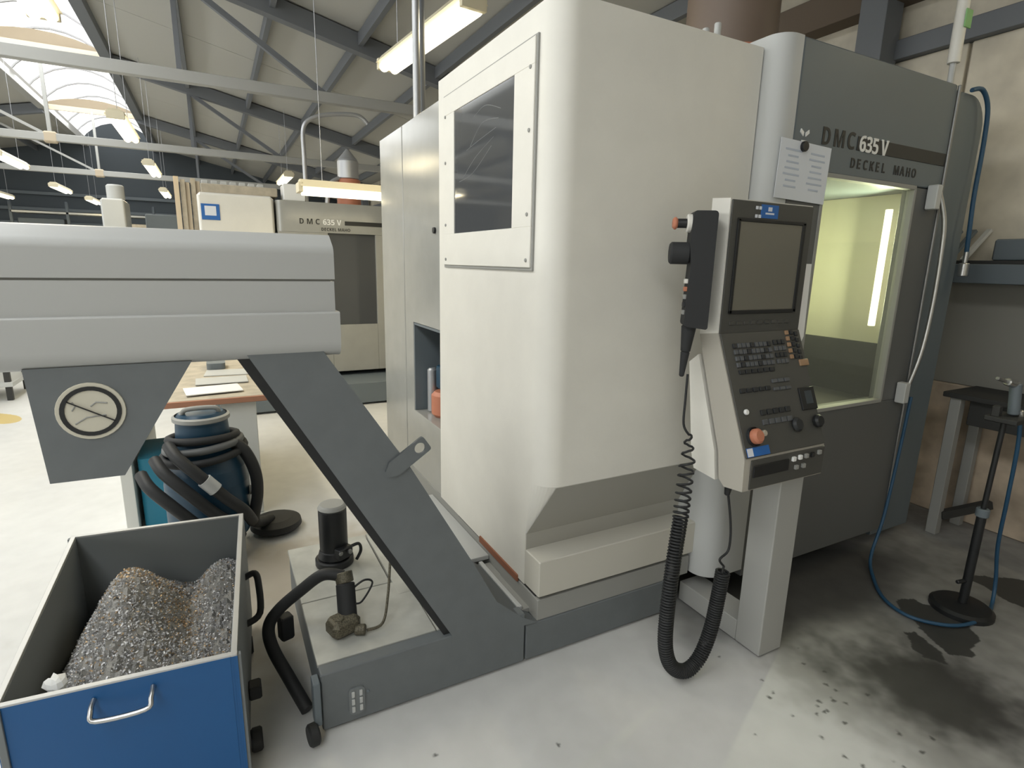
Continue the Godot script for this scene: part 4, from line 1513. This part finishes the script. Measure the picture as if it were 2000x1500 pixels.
func desk() -> void:
	var t := thing("workshop_desk", "pale grey desk with a reddish-edged wooden top behind the vacuum cleaner", "desk")
	var st := mb()
	bb(st, -0.56, 0.215, 0.722, 0.755, -4.95, -3.53, 0.004)
	part("desk_top", st, M["wood"], t)
	st = mb()
	bb(st, -0.565, 0.22, 0.718, 0.752, -3.53, -3.515, 0.003)
	part("front_edge", st, M["wood edge"], t)
	st = mb()
	bb(st, -0.03, 0.16, 0.0, 0.722, -4.85, -3.56, 0.004)
	part("pedestal", st, M["desk grey"], t)
	st = mb()
	bb(st, -0.55, -0.49, 0.0, 0.722, -4.85, -3.56, 0.004)
	part("side_panel", st, M["desk grey"], t)
	st = mb()
	ext(st, rnd([Vector2(-0.47, -4.0), Vector2(-0.08, -4.0), Vector2(-0.08, -3.6), Vector2(-0.47, -3.6)], [0.03, 0.03, 0.03, 0.03]), fxz, 0.0, 0.42)
	tag(part("storage_crate", st, M["teal"], self), "teal blue crate standing under the desk at the left", "crate")
	# papers and the scanner on it
	for k in 3:
		st = mb()
		bx(st, Vector3(0.30, 0.006, 0.21), Transform3D(Basis(Vector3.UP, 0.12 - 0.1 * k), Vector3(-0.06 + 0.05 * k, 0.759 + 0.004 * (2 - k), -3.72 - 0.29 * k)), 0.001)
		tag(part("paper_stack", st, M["white"] if k == 0 else M["column enamel"], self), ["bright white papers at the near edge of the desk", "greyish papers lying in the middle of the desk", "papers furthest back on the desk beside the dark scanner"][k], "papers")
	st = mb()
	ext(st, rnd([Vector2(-0.10, -4.62), Vector2(0.02, -4.62), Vector2(0.02, -4.45), Vector2(-0.10, -4.45)], [0.03, 0.03, 0.03, 0.03]), fxz, 0.756, 0.80)
	tag(part("desk_scanner", st, M["slate enamel"], self), "small dark device at the far end of the desk top", "device")

# ------------------------------------------------------------------ control panel on its stand
func panel() -> void:
	var t := thing("control_panel", "control panel with a dark screen and slanting keyboard on a grey post before the machine", "control panel")
	var px0 := 1.565
	var px1 := 2.0
	# stand
	var st := mb()
	bb(st, 1.834, 1.966, 0.004, 0.098, -1.72, -1.387, 0.004)
	part("foot", st, M["stand grey"], t)
	st = mb()
	bb(st, 1.832, 1.968, 0.004, 0.83, -1.388, -1.266, 0.006)
	part("post", st, M["stand grey"], t)
	# housing, side profile in (z, y)
	var prof := [Vector2(-1.402, 1.780), Vector2(-1.400, 1.322), Vector2(-1.229, 0.902), Vector2(-1.225, 0.787), Vector2(-1.305, 0.778), Vector2(-1.33, 0.80), Vector2(-1.345, 0.90), Vector2(-1.46, 1.235), Vector2(-1.483, 1.31), Vector2(-1.482, 1.786)]
	st = mb()
	ext(st, PackedVector2Array([prof[0], prof[1], prof[8], prof[9]]), fzy, px0, px1)
	part("upper_housing", st, M["cream enamel"], t)
	st = mb()
	ext(st, PackedVector2Array(prof.slice(1, 9)), fzy, px0, px1)
	part("lower_housing", st, M["shaded housing"], t)  # darker than the cream rear shell to put the side's shade into the colour
	# rear shell, chamfered
	st = mb()
	var q0 := [Vector2(-1.345, 0.79), Vector2(-1.362, 0.90), Vector2(-1.478, 1.235), Vector2(-1.52, 1.2), Vector2(-1.47, 0.86), Vector2(-1.45, 0.8)]
	ext(st, PackedVector2Array(q0), fzy, px0 - 0.002, px1 + 0.002)
	part("rear_shell", st, M["cream enamel"], t)
	# upper face with the screen
	st = mb()
	bb(st, px0 + 0.004, px1 - 0.004, 1.318, 1.776, -1.402, -1.394, 0.003)
	part("upper_face", st, M["panel face"], t)
	st = mb()
	bb(st, 1.598, 1.957, 1.388, 1.402, -1.395, -1.388, 0.002)
	bb(st, 1.598, 1.957, 1.706, 1.718, -1.395, -1.388, 0.002)
	bb(st, 1.598, 1.612, 1.39, 1.715, -1.395, -1.388, 0.002)
	bb(st, 1.940, 1.957, 1.39, 1.715, -1.395, -1.388, 0.002)
	part("screen_bezel", st, M["black"], t)
	st = mb()
	bb(st, 1.61, 1.942, 1.40, 1.708, -1.396, -1.392, 0.001)
	part("screen", st, M["screen glass"], t)
	st = mb()
	bb(st, 1.71, 1.80, 1.722, 1.768, -1.396, -1.3925, 0.0005)
	var sk := part("sticker", st, M["sticker blue"], t, "blue safety sticker")
	st = mb()
	for k in [[1.675, 1.727], [1.692, 1.727], [1.675, 1.755], [1.692, 1.755]]:
		bx(st, Vector3(0.013, 0.011, 0.001), Transform3D(Basis(), Vector3(k[0] + 0.012, k[1], -1.392)), 0.0002)
	bx(st, Vector3(0.045, 0.006, 0.001), Transform3D(Basis(), Vector3(1.755, 1.738, -1.392)), 0.0002)
	bx(st, Vector3(0.02, 0.014, 0.001), Transform3D(Basis(), Vector3(1.755, 1.753, -1.392)), 0.0002)
	part("sticker_print", st, M["paper"], sk)
	st = mb()
	ext(st, PackedVector2Array([Vector2(2.001, 1.57), Vector2(2.045, 1.57), Vector2(2.055, 1.29), Vector2(2.04, 1.26), Vector2(2.001, 1.34)]), fxy, -1.418, -1.408)
	part("side_plate", st, M["white"], t, "narrow white plate at its right edge")
	# soft keys under the screen
	for k in 9:
		st = mb()
		bx(st, Vector3(0.026, 0.013, 0.006), Transform3D(Basis(), Vector3(1.622 + k * 0.037, 1.355, -1.393)), 0.002)
		part("soft_key", st, M["panel face"], t)
	# slanting keyboard: u along x, v down the slope
	var org := Vector3(px0, 1.322, -1.398)
	var dv := Vector3(0, -0.9262, 0.3771)
	var nv := Vector3(0, 0.3771, 0.9262)
	var KB := Basis(Vector3(1, 0, 0), -dv, nv)
	var at := func(u: float, v: float, h: float) -> Transform3D: return Transform3D(KB, org + Vector3(u, 0, 0) + dv * v + nv * h)
	st = mb()
	bx(st, Vector3(px1 - px0 - 0.008, 0.446, 0.008), at.call((px1 - px0) / 2, 0.226, 0.002), 0.003)
	part("keyboard_face", st, M["panel face"], t)
	var kl := func(u: float, v: float, w: float, h: float, m: String, called := "key") -> void:
		var s2 := mb()
		bx(s2, Vector3(w, h, 0.009), at.call(u, v, 0.008), 0.0025)
		part(called, s2, M[m], t)
	for r in 4:
		for k in 9:
			kl.call(0.058 + k * 0.0225, 0.052 + r * 0.0235, 0.018, 0.018, "key" if (r + k) % 4 else "key dark")
	for k in 6:
		kl.call(0.066 + k * 0.032, 0.148, 0.026, 0.016, "key dark")
	for r in 4:
		for k in 3:
			kl.call(0.272 + k * 0.0225, 0.048 + r * 0.0245, 0.018, 0.018, "key" if r % 2 else "key dark")
	for r in 5:
		kl.call(0.35, 0.014 + r * 0.0235, 0.017, 0.017, "amber")
		kl.call(0.377, 0.014 + r * 0.0235, 0.017, 0.017, "key dark")
		kl.call(0.402, 0.020 + r * 0.0235, 0.017, 0.017, "key dark")
	kl.call(0.412, 0.134, 0.05, 0.026, "amber", "key_switch_tag")
	for k in 3:
		kl.call(0.225 + k * 0.034, 0.192, 0.028, 0.015, "key")
		kl.call(0.225 + k * 0.034, 0.222, 0.028, 0.013, "key")
	for k in 5:
		kl.call(0.05 + k * 0.033, 0.215, 0.026, 0.016, "key dark")
		kl.call(0.13 + k * 0.033, 0.30, 0.026, 0.02, "key dark")
		kl.call(0.13 + k * 0.033, 0.335, 0.026, 0.02, "key")
	kl.call(0.387, 0.272, 0.086, 0.086, "black", "override_frame")
	kl.call(0.390, 0.268, 0.046, 0.054, "slate enamel", "override_window")
	# mushroom button and knobs
	var mush := func(u: float, v: float, r: float, h: float, m: String, called: String) -> void:
		var s2 := mb()
		var c: Transform3D = at.call(u, v, 0.006)
		cyl(s2, c.origin, c.origin + nv * h, r, 20, r * 0.3)
		part(called, s2, M[m], t)
	mush.call(0.056, 0.378, 0.034, 0.008, "key dark", "stop_collar")
	mush.call(0.056, 0.378, 0.027, 0.032, "orange", "emergency_stop")
	mush.call(0.108, 0.372, 0.011, 0.014, "wood", "lamp_button")
	mush.call(0.042, 0.290, 0.010, 0.012, "white", "lamp_button")
	mush.call(0.288, 0.362, 0.027, 0.02, "key dark", "rotary_knob")
	mush.call(0.405, 0.362, 0.025, 0.024, "black", "rotary_knob")
	st = mb()
	bx(st, Vector3(0.115, 0.032, 0.002), at.call(0.066, 0.43, 0.0068), 0.0005)
	sk = part("sticker", st, M["sticker blue"], t, "blue sticker under the mushroom button")
	st = mb()
	bx(st, Vector3(0.028, 0.028, 0.001), at.call(0.024, 0.43, 0.0083), 0.0002)
	part("sticker_print", st, M["paper"], sk)
	# lower lip: sockets and white push buttons
	st = mb()
	bb(st, px0 + 0.03, px1 - 0.004, 0.79, 0.898, -1.228, -1.221, 0.003)
	part("lower_face", st, M["panel face"], t)
	st = mb()
	bb(st, 1.605, 1.79, 0.835, 0.878, -1.222, -1.216, 0.004)
	part("socket_flap", st, M["black"], t)
	for k in [[1.815, 0.874, "white"], [1.85, 0.876, "white"], [1.885, 0.876, "base grey"], [1.92, 0.876, "black"], [1.96, 0.880, "base grey"], [1.835, 0.84, "base grey"], [1.875, 0.84, "base grey"]]:
		st = mb()
		bx(st, Vector3(0.017, 0.017, 0.012), Transform3D(Basis(), Vector3(k[0], k[1], -1.218)), 0.002)
		part("push_button", st, M[k[2]], t)
	st = mb()
	cyl(st, Vector3(1.60, 0.785, -1.31), Vector3(1.60, 0.735, -1.315), 0.016, 12, 0.003, 0.01)
	part("cable_gland", st, M["black"], t)

	# hand-held controller on the panel's left side
	t = thing("hand_controller", "black hand-held controller with a red stop button hanging on the panel's left side", "controller")
	var piv := Vector3(1.517, 0, -1.457)
	t.transform = Transform3D(Basis(), piv + Vector3(-0.018, 0, 0.005)) * Transform3D(Basis(Vector3.UP, -0.62), Vector3.ZERO) * Transform3D(Basis(), -piv)
	st = mb()
	var hp := [Vector2(1.475, 1.345), Vector2(1.556, 1.335), Vector2(1.558, 1.735), Vector2(1.478, 1.735), Vector2(1.474, 1.62), Vector2(1.482, 1.56)]
	ext(st, rnd(hp, [0.012, 0.008, 0.012, 0.012, 0, 0.01], 4), fxy, -1.50, -1.415)
	part("body", st, M["soft black"], t)
	st = mb()
	cyl(st, Vector3(1.482, 1.695, -1.455), Vector3(1.462, 1.695, -1.455), 0.031, 18, 0.003)
	part("stop_collar", st, M["cream enamel"], t)
	st = mb()
	cyl(st, Vector3(1.464, 1.695, -1.455), Vector3(1.43, 1.695, -1.455), 0.016, 14, 0.002)
	part("stop_stem", st, M["black"], t)
	st = mb()
	cyl(st, Vector3(1.432, 1.695, -1.455), Vector3(1.415, 1.695, -1.455), 0.021, 16, 0.006)
	part("stop_button", st, M["orange"], t)
	st = mb()
	cyl(st, Vector3(1.48, 1.595, -1.455), Vector3(1.412, 1.595, -1.455), 0.038, 22, 0.006)
	part("hand_wheel", st, M["soft black"], t)
	for k in 5:
		st = mb()
		bx(st, Vector3(0.014, 0.016, 0.03), Transform3D(Basis(), Vector3(1.477, 1.50 - k * 0.027, -1.45)), 0.002)
		part("key", st, M[["cream enamel", "orange", "base grey", "key dark", "base grey"][k]], t)
	st = mb()
	cyl(st, Vector3(1.50, 1.345, -1.455), Vector3(1.495, 1.25, -1.455), 0.026, 14, 0.004, 0.017)
	cyl(st, Vector3(1.495, 1.252, -1.455), Vector3(1.488, 1.16, -1.45), 0.016, 12, 0.004, 0.009)
	part("strain_relief", st, M["soft black"], t)
	# its cable: straight, then coiled, hanging in a loop to the panel's underside
	var path := curve([Vector3(1.488, 1.17, -1.45), Vector3(1.478, 1.08, -1.44), Vector3(1.470, 0.99, -1.43), Vector3(1.49, 0.95, -1.42)], 6)
	var c1 := curve([Vector3(1.49, 0.95, -1.42), Vector3(1.475, 0.87, -1.40), Vector3(1.455, 0.76, -1.385), Vector3(1.435, 0.65, -1.37)], 12)
	var c2 := curve([Vector3(1.435, 0.65, -1.37), Vector3(1.405, 0.5, -1.355), Vector3(1.375, 0.32, -1.335), Vector3(1.372, 0.17, -1.325), Vector3(1.41, 0.075, -1.32), Vector3(1.48, 0.036, -1.315), Vector3(1.545, 0.07, -1.315), Vector3(1.59, 0.17, -1.315), Vector3(1.612, 0.3, -1.315), Vector3(1.625, 0.42, -1.315)], 14)
	var ang := 0.0
	for seg in 2:
		var pl: Array = c1 if seg == 0 else c2
		var total := 0.0
		for i in pl.size() - 1:
			total += pl[i].distance_to(pl[i + 1])
		var done := 0.0
		for i in pl.size() - 1:
			var a: Vector3 = pl[i]
			var b: Vector3 = pl[i + 1]
			var l := a.distance_to(b)
			var dirv := (b - a).normalized()
			var x := Vector3(0, 0, 1).cross(dirv).normalized()
			var y := dirv.cross(x)
			var pos := 0.0
			while pos < l:
				var f := (done + pos) / total
				var pitch := lerpf(0.07, 0.016, f) if seg == 0 else lerpf(0.0125, 0.0105, clampf(f * 3.0, 0, 1))
				var rad := lerpf(0.01, 0.026, clampf(f * 3.0, 0, 1)) if seg == 0 else 0.024
				path.append(a + dirv * pos + (x * cos(ang) + y * sin(ang)) * rad)
				ang += TAU / 11.0
				pos += pitch / 11.0
			done += l
	path.append_array(curve([Vector3(1.627, 0.44, -1.315), Vector3(1.60, 0.475, -1.315), Vector3(1.64, 0.50, -1.315), Vector3(1.645, 0.56, -1.315), Vector3(1.632, 0.64, -1.315), Vector3(1.605, 0.74, -1.314)], 5))
	st = mb()
	tube(st, path, 0.0046, 5)
	tag(part("spiral_cable", st, M["rubber"], self), "black spiral cable looping from the hand controller to the floor and up again", "cable")

# ------------------------------------------------------------------ the dark corner at the right
func right_side() -> void:
	var t := thing("workbench", "dark steel workbench against the right wall behind the pole stand", "workbench")
	var st := mb()
	bb(st, 3.70, 4.08, 0.845, 0.875, -1.62, 0.3, 0.004)
	part("bench_top", st, M["bench dark"], t)
	st = mb()
	bb(st, 3.745, 4.05, 0.70, 0.845, -1.5, 0.25, 0.004)
	part("apron", st, M["bench dark"], t)
	for z in [-1.56, 0.2]:
		st = mb()
		bb(st, 3.72, 3.775, 0, 0.845, z - 0.028, z + 0.028, 0.004)
		part("leg", st, M["base grey"], t)
		st = mb()
		bb(st, 4.0, 4.05, 0, 0.845, z - 0.028, z + 0.028, 0.004)
		part("leg", st, M["base grey"], t)
	st = mb()
	bar(st, Vector3(3.76, 0.12, -1.54), Vector3(4.0, 0.2, -1.4), 0.04, 0.05)
	part("foot_rail", st, M["bench dark"], t)
	# wall shelf with pipes
	t = thing("wall_shelf", "dark wall shelf along the right wall above the workbench", "shelf")
	st = mb()
	bb(st, 3.86, 4.10, 1.49, 1.60, -1.95, 0.5, 0.006)
	part("shelf_beam", st, M["slate enamel"], t)
	st = mb()
	bb(st, 3.9, 4.1, 1.60, 1.62, -1.95, 0.5, 0.003)
	part("shelf_board", st, M["bench dark"], t)
	st = mb()
	bb(st, 3.95, 4.1, 1.62, 1.74, -1.62, 0.4, 0.01)
	tag(part("storage_box", st, M["slate enamel"], self), "long dark box lying on the wall shelf at the right edge", "box")
	for k in 3:
		st = mb()
		bar(st, Vector3(3.93, 1.62, -1.90 + 0.075 * k), Vector3(4.09, 1.80 + 0.0 * k, -1.86 + 0.075 * k), 0.03, 0.02)
		tag(part("ring_file", st, M["slate enamel"] if k != 2 else M["column enamel"], self), ["leftmost dark folder leaning on the wall shelf", "middle dark folder leaning on the wall shelf", "pale folder leaning on the wall shelf beside the long box"][k], "folder")
	# chrome coupling hanging by the machine's right end
	t = thing("air_coupling", "shiny quick coupling at the end of the blue air line beside the machine", "coupling")
	st = mb()
	cyl(st, Vector3(3.575, 1.60, -1.58), Vector3(3.575, 1.66, -1.58), 0.012, 12)
	part("nipple", st, M["steel"], t)
	st = mb()
	cyl(st, Vector3(3.575, 1.53, -1.58), Vector3(3.575, 1.60, -1.58), 0.024, 14, 0.004)
	part("sleeve", st, M["steel"], t)
	st = mb()
	tube(st, curve([Vector3(3.42, 2.44, -1.62), Vector3(3.50, 2.45, -1.61), Vector3(3.56, 2.37, -1.60), Vector3(3.585, 2.2, -1.60), Vector3(3.565, 1.95, -1.59), Vector3(3.56, 1.78, -1.58), Vector3(3.575, 1.65, -1.58)], 6), 0.011, 8)
	tag(part("air_hose", st, M["hose blue"], self), "blue air hose curving down the right end of the machine", "hose")
	# pole stand with a blow gun
	t = thing("pole_stand", "dark pole stand with a round foot on the oily floor at the right", "stand")
	st = mb()
	lathe(st, [Vector2(0, 0.0), Vector2(0.125, 0.0), Vector2(0.125, 0.02), Vector2(0.11, 0.032), Vector2(0.03, 0.04), Vector2(0, 0.04)], Transform3D(Basis(), Vector3(2.985, 0, -1.07)), 28)
	part("foot_disc", st, M["black"], t)
	st = mb()
	cyl(st, Vector3(2.99, 0.03, -1.07), Vector3(2.995, 0.5, -1.07), 0.019, 12)
	part("lower_tube", st, M["black"], t)
	st = mb()
	cyl(st, Vector3(2.995, 0.48, -1.07), Vector3(3.0, 0.93, -1.065), 0.011, 12)
	part("upper_tube", st, M["black"], t)
	st = mb()
	cyl(st, Vector3(2.995, 0.47, -1.07), Vector3(2.995, 0.51, -1.07), 0.026, 12, 0.004)
	part("clamp_collar", st, M["slate enamel"], t)
	st = mb()
	cyl(st, Vector3(2.93, 0.15, -1.085), Vector3(2.99, 0.152, -1.07), 0.009, 8)
	part("side_peg", st, M["black"], t)
	st = mb()
	bb(st, 2.94, 3.10, 0.92, 0.945, -1.12, -1.0, 0.006)
	bb(st, 2.95, 2.98, 0.94, 0.99, -1.10, -1.07, 0.004)
	part("holder", st, M["bench dark"], t)
	t = thing("blow_gun", "silver and black blow gun resting in the holder of the pole stand", "blow gun")
	st = mb()
	cyl(st, Vector3(3.02, 1.09, -1.06), Vector3(3.03, 0.95, -1.05), 0.022, 12, 0.006)
	part("grip", st, M["slate enamel"], t)
	st = mb()
	cyl(st, Vector3(3.03, 1.08, -1.06), Vector3(2.955, 1.10, -1.07), 0.017, 12, 0.004)
	part("body", st, M["steel"], t)
	st = mb()
	cyl(st, Vector3(2.955, 1.10, -1.07), Vector3(2.89, 1.118, -1.08), 0.008, 10)
	part("nozzle", st, M["dull steel"], t)
	st = mb()
	cyl(st, Vector3(3.06, 0.97, -1.04), Vector3(3.065, 0.93, -1.035), 0.014, 10, 0.003)
	part("hose_fitting", st, M["steel"], t)
	st = mb()
	tube(st, curve([Vector3(3.065, 0.93, -1.035), Vector3(3.085, 0.80, -1.03), Vector3(3.13, 0.55, -1.04), Vector3(3.17, 0.3, -1.05), Vector3(3.2, 0.12, -1.04), Vector3(3.16, 0.02, -1.02), Vector3(3.03, 0.014, -0.985), Vector3(2.88, 0.014, -0.985), Vector3(2.76, 0.014, -1.03), Vector3(2.68, 0.014, -1.14), Vector3(2.72, 0.014, -1.27), Vector3(2.86, 0.014, -1.40), Vector3(3.0, 0.05, -1.50), Vector3(3.12, 0.25, -1.53), Vector3(3.19, 0.6, -1.545), Vector3(3.22, 0.9, -1.55)], 7), 0.0085, 8)
	tag(part("floor_hose", st, M["hose blue"], self), "thin blue hose from the blow gun looping over the floor to the machine door", "hose")
